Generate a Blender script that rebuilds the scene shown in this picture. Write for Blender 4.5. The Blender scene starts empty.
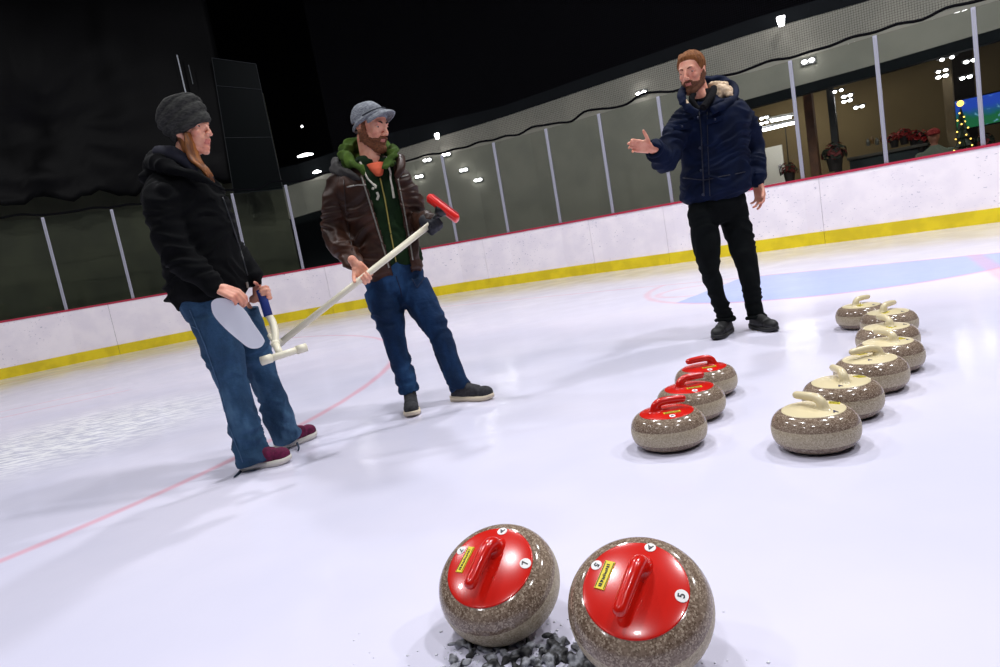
import bpy, bmesh, math, random
import numpy as np
from mathutils import Vector, Matrix, noise
from mathutils.bvhtree import BVHTree
random.seed(7)
S = bpy.context.scene
COL = S.collection
V = Vector
PI = math.pi

# ------------------------------------------------------------------ camera
FPX, PITCH, ROLL, CAMH = 672.92, math.radians(7.674), math.radians(-9.965), 0.858
Fv = V((0, math.cos(PITCH), -math.sin(PITCH)))
R0 = V((1, 0, 0)); U0 = V((0, math.sin(PITCH), math.cos(PITCH)))
Rv = R0*math.cos(ROLL) + U0*math.sin(ROLL)
Uv = -R0*math.sin(ROLL) + U0*math.cos(ROLL)
CAM = V((0, 0, CAMH))
cd = bpy.data.cameras.new('camera'); co = bpy.data.objects.new('camera', cd); COL.objects.link(co)
cd.sensor_width = 36; cd.lens = FPX*36/1000; cd.clip_start = .02; cd.clip_end = 200
M = Matrix((Rv, Uv, -Fv)).transposed().to_4x4(); M.translation = CAM
co.matrix_world = M
S.camera = co

def ray(px, py): return Fv + Rv*((px-500)/FPX) - Uv*((py-333.5)/FPX)
def at(px, py, y):                      # point of the place seen at a pixel, y metres ahead
    d = ray(px, py); return CAM + d*(y/d.y)
def gr(px, py, z=0.0):                  # point at height z
    d = ray(px, py); return CAM + d*((z-CAMH)/d.z)
def proj(P):
    d = V(P)-CAM; z = d.dot(Fv)
    return 500+FPX*d.dot(Rv)/z, 333.5-FPX*d.dot(Uv)/z

# ------------------------------------------------------------------ materials
MATS = {}
class NB:
    def __init__(s, nt): s.nt = nt
    def m(s, op, a, b=None, c=None, clamp=False):
        n = s.nt.nodes.new('ShaderNodeMath'); n.operation = op; n.use_clamp = clamp
        for i, v in enumerate((a, b, c)):
            if v is None: continue
            if isinstance(v, (int, float)): n.inputs[i].default_value = v
            else: s.nt.links.new(v, n.inputs[i])
        return n.outputs[0]
    def mix(s, f, a, b):
        n = s.nt.nodes.new('ShaderNodeMix'); n.data_type = 'RGBA'
        for k, v in ((0, f), (6, a), (7, b)):
            if isinstance(v, (int, float)): n.inputs[k].default_value = v
            elif isinstance(v, tuple): n.inputs[k].default_value = (*v, 1)
            else: s.nt.links.new(v, n.inputs[k])
        return n.outputs[2]
    def noise(s, scale, detail=3, vec=None, rough=.5):
        n = s.nt.nodes.new('ShaderNodeTexNoise'); n.inputs['Scale'].default_value = scale
        n.inputs['Detail'].default_value = detail; n.inputs['Roughness'].default_value = rough
        if vec is not None: s.nt.links.new(vec, n.inputs['Vector'])
        return n.outputs['Fac']
    def ramp(s, f, lo, hi):              # linear step
        n = s.nt.nodes.new('ShaderNodeMapRange'); n.interpolation_type = 'SMOOTHSTEP'
        n.inputs[1].default_value = lo; n.inputs[2].default_value = hi
        s.nt.links.new(f, n.inputs[0]); return n.outputs[0]
    def coord(s, scale=(1, 1, 1)):
        t = s.nt.nodes.new('ShaderNodeTexCoord'); mp = s.nt.nodes.new('ShaderNodeMapping')
        mp.inputs['Scale'].default_value = scale
        s.nt.links.new(t.outputs['Object'], mp.inputs[0]); return mp.outputs[0]

def base(name):
    m = bpy.data.materials.new(name); m.use_nodes = True
    nt = m.node_tree; b = nt.nodes['Principled BSDF']; return m, nt, b, NB(nt)

def srgb(r, g, b):
    return tuple(((c/255)/12.92 if c/255 <= .04045 else ((c/255+.055)/1.055)**2.4) for c in (r, g, b))

def mat(name, col, rough=.6, col2=None, nscale=20, bump=0, bscale=80, stretch=(1, 1, 1), metal=0, spec=.5, coat=0, sheen=0, edge=(.35, .65), emit=None, estr=0):
    if name in MATS: return MATS[name]
    m, nt, b, n = base(name); c = n.coord(stretch)
    if col2:
        f = n.ramp(n.noise(nscale, 4, c), *edge)
        nt.links.new(n.mix(f, col, col2), b.inputs['Base Color'])
    else: b.inputs['Base Color'].default_value = (*col, 1)
    b.inputs['Roughness'].default_value = rough; b.inputs['Metallic'].default_value = metal
    b.inputs['Specular IOR Level'].default_value = spec; b.inputs['Coat Weight'].default_value = coat
    b.inputs['Sheen Weight'].default_value = sheen
    if bump:
        bp = nt.nodes.new('ShaderNodeBump'); bp.inputs['Strength'].default_value = bump; bp.inputs['Distance'].default_value = .004
        nt.links.new(n.noise(bscale, 3, c), bp.inputs['Height']); nt.links.new(bp.outputs[0], b.inputs['Normal'])
    if emit: b.inputs['Emission Color'].default_value = (*emit, 1); b.inputs['Emission Strength'].default_value = estr
    MATS[name] = m; return m

def granite(name, dark, mid, light, rough):
    m, nt, b, n = base(name); c = n.coord()
    v = nt.nodes.new('ShaderNodeTexVoronoi'); v.inputs['Scale'].default_value = 330; nt.links.new(c, v.inputs['Vector'])
    sep = nt.nodes.new('ShaderNodeSeparateColor'); nt.links.new(v.outputs['Color'], sep.inputs[0])
    a = n.mix(n.ramp(sep.outputs[0], .25, .5), dark, mid)
    a = n.mix(n.ramp(sep.outputs[1], .72, .82), a, light)
    a = n.mix(n.m('MULTIPLY', n.ramp(n.noise(9, 3, c), .4, .65), .25), a, light)
    nt.links.new(a, b.inputs['Base Color']); b.inputs['Roughness'].default_value = rough
    return m

def knit(name, c1, c2, scale, stretch=(1, 1, 1)):
    m, nt, b, n = base(name); c = n.coord(stretch)
    f = n.noise(scale, 4, c)
    nt.links.new(n.mix(n.ramp(f, .35, .65), c1, c2), b.inputs['Base Color'])
    b.inputs['Roughness'].default_value = .95; b.inputs['Specular IOR Level'].default_value = .15
    bp = nt.nodes.new('ShaderNodeBump'); bp.inputs['Strength'].default_value = .5; bp.inputs['Distance'].default_value = .004
    nt.links.new(f, bp.inputs['Height']); nt.links.new(bp.outputs[0], b.inputs['Normal']); return m

def skinmat(name, c1, c2):
    m, nt, b, n = base(name); c = n.coord()
    nt.links.new(n.mix(n.ramp(n.noise(22, 4, c), .35, .7), c1, c2), b.inputs['Base Color'])
    b.inputs['Roughness'].default_value = .5
    b.inputs['Subsurface Weight'].default_value = .15; b.inputs['Subsurface Radius'].default_value = (.01, .004, .002); b.inputs['Subsurface Scale'].default_value = .5
    return m

def emis(name, col, s):
    m, nt, b, n = base(name); b.inputs['Base Color'].default_value = (*col, 1)
    b.inputs['Emission Color'].default_value = (*col, 1); b.inputs['Emission Strength'].default_value = s; return m

# ------------------------------------------------------------------ object helpers
def empty(name, loc, label, cat, group=None):
    o = bpy.data.objects.new(name, None); COL.objects.link(o); o.location = loc; o.empty_display_size = .1
    return tag(o, label, cat, group)
def tag(o, label=None, cat=None, group=None, kind=None):
    if label: o['label'] = label
    if cat: o['category'] = cat
    if group: o['group'] = group
    if kind: o['kind'] = kind
    return o
def link(name, me, mats, parent=None, smooth=True):
    o = bpy.data.objects.new(name, me); COL.objects.link(o)
    for m in (mats if isinstance(mats, (list, tuple)) else [mats]): me.materials.append(m)
    if smooth: me.polygons.foreach_set('use_smooth', [True]*len(me.polygons))
    if parent:
        o.parent = parent
        W = world_of(parent); o.matrix_parent_inverse = W.inverted()
    return o
def world_of(o):
    m = o.matrix_basis.copy()
    if o.parent: m = world_of(o.parent) @ o.matrix_parent_inverse @ m
    return m
def local(o):                            # keep as a plain child: geometry given in the parent's own frame
    o.matrix_parent_inverse = Matrix(); return o

class G:
    """collects closed shapes into one mesh"""
    def __init__(s): s.v = []; s.f = []; s.mi = []; s.cur = 0
    def add(s, vs, fs):
        k = len(s.v); s.v += [tuple(p) for p in vs]; s.f += [tuple(i+k for i in f) for f in fs]; s.mi += [s.cur]*len(fs); return s
    def box(s, c, sx, sy, sz, ux=V((1, 0, 0)), uy=V((0, 1, 0)), uz=V((0, 0, 1)), bev=0):
        c = V(c); ux = V(ux)*sx/2; uy = V(uy)*sy/2; uz = V(uz)*sz/2
        if not bev:
            vs = [c+a*ux+b*uy+d*uz for a in (-1, 1) for b in (-1, 1) for d in (-1, 1)]
            return s.add(vs, [(0, 1, 3, 2), (4, 6, 7, 5), (0, 4, 5, 1), (2, 3, 7, 6), (0, 2, 6, 4), (1, 5, 7, 3)])
        bm = bmesh.new(); bmesh.ops.create_cube(bm, size=1)
        for v in bm.verts: v.co = V((v.co.x*sx, v.co.y*sy, v.co.z*sz))
        bmesh.ops.bevel(bm, geom=bm.edges[:], offset=bev, segments=3, affect='EDGES', profile=.5)
        X, Y, Z = ux.normalized(), uy.normalized(), uz.normalized()
        vs = [c+X*v.co.x+Y*v.co.y+Z*v.co.z for v in bm.verts]; bm.verts.index_update()
        fs = [[v.index for v in f.verts] for f in bm.faces]; bm.free(); return s.add(vs, fs)
    def rings(s, rs, closed_caps=True):
        n = len(rs[0]); vs = [p for r in rs for p in r]; fs = []
        for i in range(len(rs)-1):
            for j in range(n):
                k = (j+1) % n; fs.append((i*n+j, i*n+k, (i+1)*n+k, (i+1)*n+j))
        if closed_caps:
            fs.append(tuple(reversed(range(n)))); fs.append(tuple((len(rs)-1)*n+j for j in range(n)))
        return s.add(vs, fs)
    def loft(s, secs, n=28, power=2.0, dome=True):
        """secs: (center, u, v) ellipse half vectors"""
        rs = []
        def ring(c, u, v, k=1):
            out = []
            for j in range(n):
                a = 2*PI*j/n; ca, sa = math.cos(a), math.sin(a)
                ca = math.copysign(abs(ca)**(2/power), ca); sa = math.copysign(abs(sa)**(2/power), sa)
                out.append(V(c)+V(u)*ca*k+V(v)*sa*k)
            return out
        if dome:
            c0, u0, v0 = map(V, secs[0]); d = (V(secs[0][0])-V(secs[1][0])).normalized(); r = min(u0.length, v0.length)*.35
            rs.append(ring(c0+d*r, u0, v0, .35)); rs.append(ring(c0+d*r*.75, u0, v0, .75))
        for c, u, v in secs: rs.append(ring(c, u, v))
        if dome:
            c0, u0, v0 = map(V, secs[-1]); d = (V(secs[-1][0])-V(secs[-2][0])).normalized(); r = min(u0.length, v0.length)*.35
            rs.append(ring(c0+d*r*.75, u0, v0, .75)); rs.append(ring(c0+d*r, u0, v0, .35))
        return s.rings(rs)
    def ball(s, c, rx, ry=None, rz=None, ax=None, n=20):
        ry = ry or rx; rz = rz or rx
        X, Y, Z = ax or (V((1, 0, 0)), V((0, 1, 0)), V((0, 0, 1)))
        rs = []
        m = n//2
        for i in range(1, m):
            t = PI*i/m; rs.append([V(c)+X*rx*math.sin(t)*math.cos(2*PI*j/n)+Y*ry*math.sin(t)*math.sin(2*PI*j/n)+Z*rz*(-math.cos(t)) for j in range(n)])
        k = len(s.v); s.rings(rs, False); L = len(s.v)
        s.v += [tuple(V(c)-Z*rz), tuple(V(c)+Z*rz)]
        for j in range(n):
            s.f.append((L, k+(j+1) % n, k+j)); s.f.append((L+1, k+(m-2)*n+j, k+(m-2)*n+(j+1) % n)); s.mi += [s.cur]*2
        return s
    def cap(s, p, r1, q, r2, n=18):
        p = V(p); q = V(q); d = q-p; L = d.length
        if L < 1e-6: return s.ball(p, max(r1, r2))
        d /= L; a = d.orthogonal().normalized(); b = d.cross(a); rs = []
        for t in (85, 65, 45, 25, 0): t = math.radians(t); rs.append((p-d*r1*math.sin(t), r1*math.cos(t)))
        for t in (0, 25, 45, 65, 85): t = math.radians(t); rs.append((q+d*r2*math.sin(t), r2*math.cos(t)))
        return s.rings([[c+(a*math.cos(2*PI*j/n)+b*math.sin(2*PI*j/n))*r for j in range(n)] for c, r in rs])
    def chain(s, pts, rad):
        for i in range(len(pts)-1): s.cap(pts[i], rad[i] if not isinstance(rad, float) else rad, pts[i+1], rad[i+1] if not isinstance(rad, float) else rad)
        return s
    def tube(s, pts, rad, n=12, sub=6, closed=False, flat=None):
        P = spline(pts, sub, closed) if sub > 1 else [V(p) for p in pts]
        N = len(P); rs = []; prev = None
        for i, p in enumerate(P):
            t = (P[min(i+1, N-1)]-P[max(i-1, 0)]).normalized()
            if prev is None: a = t.orthogonal().normalized()
            else: a = (prev-t*prev.dot(t)).normalized()
            prev = a; b = t.cross(a)
            r = rad if isinstance(rad, (int, float)) else np.interp(i/(N-1), np.linspace(0, 1, len(rad)), rad)
            rs.append([p+(a*math.cos(2*PI*j/n)+b*math.sin(2*PI*j/n))*float(r) for j in range(n)])
        return s.rings(rs)
    def mesh(s, name='m'):
        me = bpy.data.meshes.new(name); me.from_pydata(s.v, [], s.f)
        if any(s.mi): me.polygons.foreach_set('material_index', s.mi)
        me.update(); return me
    def build(s, name, mats, parent=None, smooth=False, fixn=True):
        me = s.mesh(name)
        if fixn:
            bm = bmesh.new(); bm.from_mesh(me); bmesh.ops.recalc_face_normals(bm, faces=bm.faces[:]); bm.to_mesh(me); bm.free()
        return link(name, me, mats, parent, smooth)
    def melt(s, voxel, smooth=3, fac=.5):
        """union of all the shapes as one continuous surface -> mesh"""
        me = s.mesh('tmp'); bm = bmesh.new(); bm.from_mesh(me); bmesh.ops.recalc_face_normals(bm, faces=bm.faces[:]); bm.to_mesh(me); bm.free()
        o = bpy.data.objects.new('tmp', me); COL.objects.link(o)
        m = o.modifiers.new('r', 'REMESH'); m.mode = 'VOXEL'; m.voxel_size = voxel; m.adaptivity = 0
        if smooth: k = o.modifiers.new('s', 'SMOOTH'); k.factor = fac; k.iterations = smooth
        dg = bpy.context.evaluated_depsgraph_get(); dg.update()
        out = bpy.data.meshes.new_from_object(o.evaluated_get(dg))
        bpy.data.objects.remove(o); bpy.data.meshes.remove(me); out.materials.clear(); return out

def spline(pts, sub=6, closed=False):
    P = [V(p) for p in pts]; n = len(P); out = []
    rng = n if closed else n-1
    for i in range(rng):
        a, b, c, d = (P[(i-1) % n], P[i], P[(i+1) % n], P[(i+2) % n]) if closed else (P[max(i-1, 0)], P[i], P[i+1], P[min(i+2, n-1)])
        for k in range(sub):
            t = k/sub
            out.append(.5*((2*b)+(c-a)*t+(2*a-5*b+4*c-d)*t*t+(3*b-a-3*c+d)*t**3))
    out.append(P[0] if closed else P[-1]); return out

def displace(me, fn):
    me.update(); nrm = [v.normal.copy() for v in me.vertices]
    for v, n in zip(me.vertices, nrm):
        d = fn(v.co, n)
        if d: v.co = v.co + n*d
    me.update()
def wrinkles(amp, f=(7, 7, 26), off=0, mask=None):
    def fn(p, n):
        q = V((p.x*f[0]+off, p.y*f[1], p.z*f[2]+2.2*noise.noise(V((p.x*5, p.y*5, p.z*5+off)))))
        a = noise.noise(q); b = noise.noise(q*2.1+V((5, 3, 1)))
        k = mask(p) if mask else 1
        return amp*k*(1-2*abs(a)*1.6+.35*b-.45)
    return fn

def shell(me, fn, mats, name, parent, lift=0.0, nz=0):
    """a layer grown over the part of a surface where fn(point) is a thickness > 0 (hair, beard)"""
    me.update(); t = [fn(v.co) for v in me.vertices]
    idx = {}; vs = []; fs = []
    for p in me.polygons:
        if any(t[i] > 0 for i in p.vertices):
            for i in p.vertices:
                if i not in idx:
                    v = me.vertices[i]; idx[i] = len(vs)
                    th = max(t[i], 0)-.0012
                    if nz and t[i] > 0: th += nz*noise.noise(v.co*90)*min(1, t[i]/.004)
                    vs.append(v.co+v.normal*(th+lift))
            fs.append([idx[i] for i in p.vertices])
    if not fs: return None
    o = bpy.data.meshes.new(name); o.from_pydata([tuple(v) for v in vs], [], fs); o.update()
    return link(name, o, mats, parent)

def cut_solid(me, rm, thick, name, mats, parent):
    """open a melted garment (neck, hem, front) and give the cloth a thickness"""
    bm = bmesh.new(); bm.from_mesh(me)
    bmesh.ops.delete(bm, geom=[f for f in bm.faces if rm(f.calc_center_median(), f.normal)], context='FACES')
    bm.to_mesh(me); bm.free()
    o = link(name, me, mats, parent)
    m = o.modifiers.new('s', 'SOLIDIFY'); m.thickness = thick; m.offset = -1
    dg = bpy.context.evaluated_depsgraph_get(); dg.update()
    out = bpy.data.meshes.new_from_object(o.evaluated_get(dg)); o.modifiers.clear(); o.data = out
    out.polygons.foreach_set('use_smooth', [True]*len(out.polygons))
    return o

def bvh(o):
    me = o.data; W = world_of(o)
    return BVHTree.FromPolygons([W @ v.co for v in me.vertices], [tuple(p.vertices) for p in me.polygons])
def onto(tree, px, py, lift=.002):
    d = ray(px, py).normalized(); h = tree.ray_cast(CAM, d)
    if h[0] is None: return None, None
    n = h[1]
    if n.dot(d) > 0: n = -n
    return h[0]+n*lift, n
def seam(tree, pts, r, name, m, parent, sub=5, lift=.002):
    P = []
    for a, b in zip(pts[:-1], pts[1:]):
        for k in range(sub):
            t = k/sub; q, n = onto(tree, a[0]+(b[0]-a[0])*t, a[1]+(b[1]-a[1])*t, lift)
            if q: P.append(q)
    q, n = onto(tree, *pts[-1], lift)
    if q: P.append(q)
    if len(P) < 2: return None
    return G().tube(P, r, 8, 1).build(name, m, parent, True)
def patch(tree, px, py, w, h, th, name, m, parent, ang=0, rnd=False):
    q, n = onto(tree, px, py, th*.3)
    if q is None: return None
    up = (V((0, 0, 1))-n*n.z).normalized(); up = Matrix.Rotation(ang, 3, n) @ up; s = up.cross(n)
    g = G()
    if rnd: g.loft([(q-n*th*.5, s*w/2, up*h/2), (q+n*th*.5, s*w/2, up*h/2)], 16, dome=False)
    else: g.box(q, w, h, th, s, up, n, bev=min(th, .004)*.45)
    return g.build(name, m, parent, True)

# ------------------------------------------------------------------ rink shell
RAW = [(-12.1, 9.75), (-11.3, 10.75), (-10.4, 11.72), (-9.45, 12.7), (-8.43, 13.56), (-7.37, 14.11), (-6.28, 14.6), (-5.17, 14.88), (-4.04, 15.01), (-2.88, 15.06), (-1.72, 14.95),
       (-.58, 14.65), (.52, 14.15), (1.55, 13.54), (2.48, 12.85), (3.41, 12.11), (4.32, 11.54), (5.23, 10.96), (6.13, 10.18), (7.06, 9.45), (7.98, 8.68), (8.9, 7.92), (9.85, 7.1)]
W = [V((x*.92, y*.92, 0)) for x, y in RAW]
HB, HG = .985, 1.708
def normals(P):
    out = []
    for i in range(len(P)):
        t = (P[min(i+1, len(P)-1)]-P[max(i-1, 0)]).normalized(); out.append(V((-t.y, t.x, 0)))
    return out
NW = normals(W)                          # pointing away from the ice
def offs(d): return [p+n*d for p, n in zip(W, NW)]

# ice
m, nt, b, n = base('painted_ice')
tc = nt.nodes.new('ShaderNodeTexCoord'); sx = nt.nodes.new('ShaderNodeSeparateXYZ'); nt.links.new(tc.outputs['Object'], sx.inputs[0])
X, Y = sx.outputs[0], sx.outputs[1]
wob = n.m('MULTIPLY', n.m('SUBTRACT', n.noise(5, 3, tc.outputs['Object']), .5), .03)
def dist(cx, cy): return n.m('SQRT', n.m('ADD', n.m('POWER', n.m('SUBTRACT', X, cx), 2), n.m('POWER', n.m('SUBTRACT', Y, cy), 2)))
def band(d, w, soft=.02): return n.m('SUBTRACT', 1, n.ramp(n.m('ADD', n.m('ABSOLUTE', d), wob), w/2-soft, w/2+soft))
def plane(x0, y0, x1, y1):               # signed distance to the line, positive on its left
    L = math.hypot(x1-x0, y1-y0); nx, ny = -(y1-y0)/L, (x1-x0)/L
    return n.m('ADD', n.m('MULTIPLY', X, nx), n.m('ADD', n.m('MULTIPLY', Y, ny), -(x0*nx+y0*ny)))
def inside(d, soft=.02): return n.m('SUBTRACT', 1, n.ramp(n.m('ADD', d, wob), -soft, soft))
icecol = n.mix(n.ramp(n.noise(.9, 4, tc.outputs['Object']), .3, .75), srgb(210, 209, 228), srgb(221, 218, 234))
# scraped, snowy patch on the left
mp = nt.nodes.new('ShaderNodeMapping'); nt.links.new(tc.outputs['Object'], mp.inputs[0]); mp.inputs['Rotation'].default_value = (0, 0, -.5); mp.inputs['Scale'].default_value = (3, 11, 1)
pm_ = inside(n.m('SUBTRACT', dist(-3.3, 4.95), .95), .5)
pn = n.noise(2.2, 6, mp.outputs[0], .65)
icecol = n.mix(n.m('MULTIPLY', pm_, n.ramp(pn, .44, .56)), icecol, srgb(250, 250, 253))
icecol = n.mix(n.m('MULTIPLY', n.m('MULTIPLY', pm_, n.ramp(pn, .52, .38)), .6), icecol, srgb(196, 200, 214))
gl = plane(-.87, 10.73, 4.5, 5.91)
cr = n.m('SUBTRACT', dist(3.45, 6.9), 1.84)
blue = n.m('MAXIMUM', n.m('MAXIMUM', cr, gl), plane(1.75, 6.4, 2.75, 7.45))
icecol = n.mix(n.m('MULTIPLY', inside(blue, .02), .8), icecol, srgb(138, 170, 236))
red = (.80, .18, .24)
icecol = n.mix(n.m('MULTIPLY', band(gl, .06, .03), .35), icecol, red)
icecol = n.mix(n.m('MULTIPLY', n.m('MULTIPLY', band(cr, .07, .03), inside(gl, .05)), .35), icecol, red)
c2 = n.m('SUBTRACT', dist(2.12, 7.05), .40)
icecol = n.mix(n.m('MULTIPLY', n.m('MULTIPLY', band(c2, .08, .03), inside(plane(2.75, 7.45, 1.75, 6.4), .05)), .3), icecol, red)
icecol = n.mix(n.m('MULTIPLY', n.m('MULTIPLY', band(plane(3.73, 4.92, 4.36, 6.04), .12, .03), inside(gl, .05)), .35), icecol, red)
circ = n.m('SUBTRACT', dist(-6.3227, 5.6432), 5.357)
icecol = n.mix(n.m('MULTIPLY', band(circ, .055, .022), .42), icecol, red)
for x0, y0, x1, y1 in ((-5.02, 6.61, -4.03, 7.01), (-5.38, 7.1, -4.5, 7.45)):
    mid = dist((x0+x1)/2, (y0+y1)/2)
    icecol = n.mix(n.m('MULTIPLY', n.m('MULTIPLY', band(plane(x0, y0, x1, y1), .05, .02), inside(n.m('SUBTRACT', mid, .62), .05)), .4), icecol, red)
nt.links.new(icecol, b.inputs['Base Color'])
rn = n.ramp(n.noise(2.5, 5, tc.outputs['Object']), .3, .7)
nt.links.new(n.m('ADD', n.m('MULTIPLY', rn, .07), .10), b.inputs['Roughness'])
b.inputs['IOR'].default_value = 1.31
bp = nt.nodes.new('ShaderNodeBump'); bp.inputs['Strength'].default_value = .10; bp.inputs['Distance'].default_value = .01
nt.links.new(n.noise(7, 6, tc.outputs['Object'], .6), bp.inputs['Height']); nt.links.new(bp.outputs[0], b.inputs['Normal'])
M_ICE = m
g = G(); g.box((0, 8, -.05), 50, 40, .1); tag(g.build('floor', M_ICE), kind='structure')

M_BOARD = mat('scuffed_white_board', srgb(246, 238, 241), .35, srgb(236, 228, 234), 3)
# puck marks
nt = M_BOARD.node_tree; b = nt.nodes['Principled BSDF']; n = NB(nt)
vv = n.coord((1, 1, 2.2)); f = n.noise(24, 2, vv, .4)
f2 = n.ramp(n.noise(1.3, 2, n.coord()), .35, .7)
src = b.inputs['Base Color'].links[0].from_socket
nt.links.new(n.mix(n.m('MULTIPLY', n.m('MULTIPLY', n.ramp(f, .67, .73), f2), .75), src, srgb(120, 122, 150)), b.inputs['Base Color'])
M_KICK = mat('yellow_kick', srgb(228, 204, 22), .4, srgb(210, 186, 18), 4)
M_CAPR = mat('red_cap_rail', srgb(176, 30, 62), .5)
M_ALU = mat('aluminium_post', srgb(172, 172, 186), .4, metal=.35)
M_SEAM = mat('seam_grey', srgb(150, 150, 160), .7)

def strip(g, P0, P1, n0, n1, z0, z1, d0, d1):
    """a board-like solid between two stations, from d0 to d1 outward"""
    vs = [P0+n0*d0+V((0, 0, z0)), P0+n0*d1+V((0, 0, z0)), P0+n0*d1+V((0, 0, z1)), P0+n0*d0+V((0, 0, z1)),
          P1+n1*d0+V((0, 0, z0)), P1+n1*d1+V((0, 0, z0)), P1+n1*d1+V((0, 0, z1)), P1+n1*d0+V((0, 0, z1))]
    g.add(vs, [(0, 1, 2, 3), (7, 6, 5, 4), (0, 4, 5, 1), (1, 5, 6, 2), (2, 6, 7, 3), (3, 7, 4, 0)])

# board sections: joints at station + fraction
joints = [(2, 0), (4, .6), (6, .5), (8, .4), (11, .5), (13, .55), (15, -.15), (17, .2), (19, .3), (21, 0)]
def station(s):
    i = int(math.floor(s)); t = s-i; i2 = min(i+1, len(W)-1)
    return W[i].lerp(W[i2], t), NW[i].lerp(NW[i2], t).normalized()
js = [a+b_ for a, b_ in joints]
places = ['far left section before the first glass post', 'left section beside the black coat woman', 'section behind the black coat woman', 'section between the black coat woman and brown jacket man',
          'section just right of the brown jacket man', 'middle section left of the navy coat man', 'section behind the navy coat man', 'section right of the navy coat man, below the poinsettia plants', 'rightmost section below the wall television']
for k in range(len(js)-1):
    a, b_ = js[k]+.002, js[k+1]-.002
    ss = [a]+[i for i in range(int(a)+1, int(b_)+1)]+[b_]
    pts = [station(s) for s in ss]
    root = empty('dasher_board', pts[0][0], 'white rink board, '+places[k], 'rink board', 'white rink boards with yellow kick strips')
    gp, gk, gc = G(), G(), G()
    for (p0, n0), (p1, n1) in zip(pts[:-1], pts[1:]):
        strip(gp, p0, p1, n0, n1, .03, HB-.02, 0, .07)
        strip(gk, p0, p1, n0, n1, 0, .185, -.013, 0)
        strip(gc, p0, p1, n0, n1, HB-.02, HB+.012, -.012, .11)
    gp.build('panel', M_BOARD, root); gk.build('kick_strip', M_KICK, root); gc.build('cap_rail', M_CAPR, root)

# glass
def glassmat(name, tint, rough=.0):
    m, nt, b, n = base(name); nt.nodes.remove(b)
    tr = nt.nodes.new('ShaderNodeBsdfTransparent'); tr.inputs[0].default_value = (*tint, 1)
    gl = nt.nodes.new('ShaderNodeBsdfGlossy'); gl.inputs['Roughness'].default_value = .03
    fr = nt.nodes.new('ShaderNodeFresnel'); fr.inputs[0].default_value = 1.3
    mx = nt.nodes.new('ShaderNodeMixShader'); nt.links.new(fr.outputs[0], mx.inputs[0]); nt.links.new(tr.outputs[0], mx.inputs[1]); nt.links.new(gl.outputs[0], mx.inputs[2])
    nt.links.new(mx.outputs[0], nt.nodes['Material Output'].inputs[0]); return m
M_GLASS = glassmat('rink_glass', (.88, .90, .88))
post_x = {}
for i in range(3, 22):
    x, _ = proj(W[i]+V((0, 0, HB)))
    if not (-80 < x < 1090): continue
    t = (W[i+1]-W[i-1]).normalized(); nn = NW[i]
    if i in (3, 20, 21): lab = 'slim aluminium glass post just outside the far end of the glass'
    names = {4: 'leftmost slim aluminium glass post on the boards', 5: 'slim aluminium glass post, second from the left edge', 6: 'slim aluminium glass post hidden behind the black coat woman',
             7: 'slim aluminium glass post emerging beside the black coat woman\'s chest', 8: 'slim aluminium glass post midway between the woman and the brown jacket man',
             9: 'slim aluminium glass post behind the brown jacket man\'s chest', 10: 'slim aluminium glass post behind the brown jacket man\'s far shoulder', 11: 'slim aluminium glass post behind the red broom head',
             12: 'slim aluminium glass post, first to the right of the red broom head', 13: 'slim aluminium glass post, second to the right of the red broom head', 14: 'slim aluminium glass post nearest left of the raised hand',
             15: 'slim aluminium glass post behind the navy coat man\'s raised arm', 16: 'slim aluminium glass post behind the navy coat man\'s torso', 17: 'slim aluminium glass post beside the white lobby door',
             18: 'slim aluminium glass post left of the red poinsettias', 19: 'slim aluminium glass post crossing the television, rightmost in view'}
    root = empty('glass_post', W[i]+nn*.05+V((0, 0, HB)), names.get(i, 'slim aluminium glass post outside the frame edge'), 'glass post', 'aluminium posts holding the rink glass')
    c = W[i]+nn*.05
    G().box(c+V((0, 0, HB+HG/2+.006)), .052, .05, HG, t, nn, bev=.006).build('post', M_ALU, root)
    G().box(c-nn*.028+V((0, 0, HB+HG/2)), .02, .012, HG-.05, t, nn).build('gasket', M_SEAM, root)
    if i < 21:
        p0, p1 = W[i]+NW[i]*.05, W[i+1]+NW[i+1]*.05
        if not (proj(p1+V((0, 0, HB)))[0] < -60 or x > 1030):
            tt = (p1-p0).normalized(); gg = G(); gg.box((p0+p1)/2+V((0, 0, HB+HG/2+.01)), (p1-p0).length-.055, .012, HG-.02, tt, V((-tt.y, tt.x, 0)))
            o = gg.build('rink_glass', M_GLASS)
            nm = names.get(i, 'outside the frame edge').replace('slim aluminium glass post', '').replace(' on the boards', '').strip(' ,'); nm = 'at the far left' if nm == 'leftmost' else nm
            tag(o, 'clear rink glass right of the post '+nm, 'glass pane', 'panes of rink glass on the boards')

# back walls behind the glass
def topline(x): return float(np.interp(x, [-200, 286, 320, 394, 500, 672, 750, 870, 1000, 1200], [205, 187, 176, 150.6, 118, 60, 34, 0, -42, -105]))
def headline(x): return float(np.interp(x, [600, 720, 870, 1000, 1100], [138, 107, 66, 28, -2]))
O2 = offs(1.9)
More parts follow.
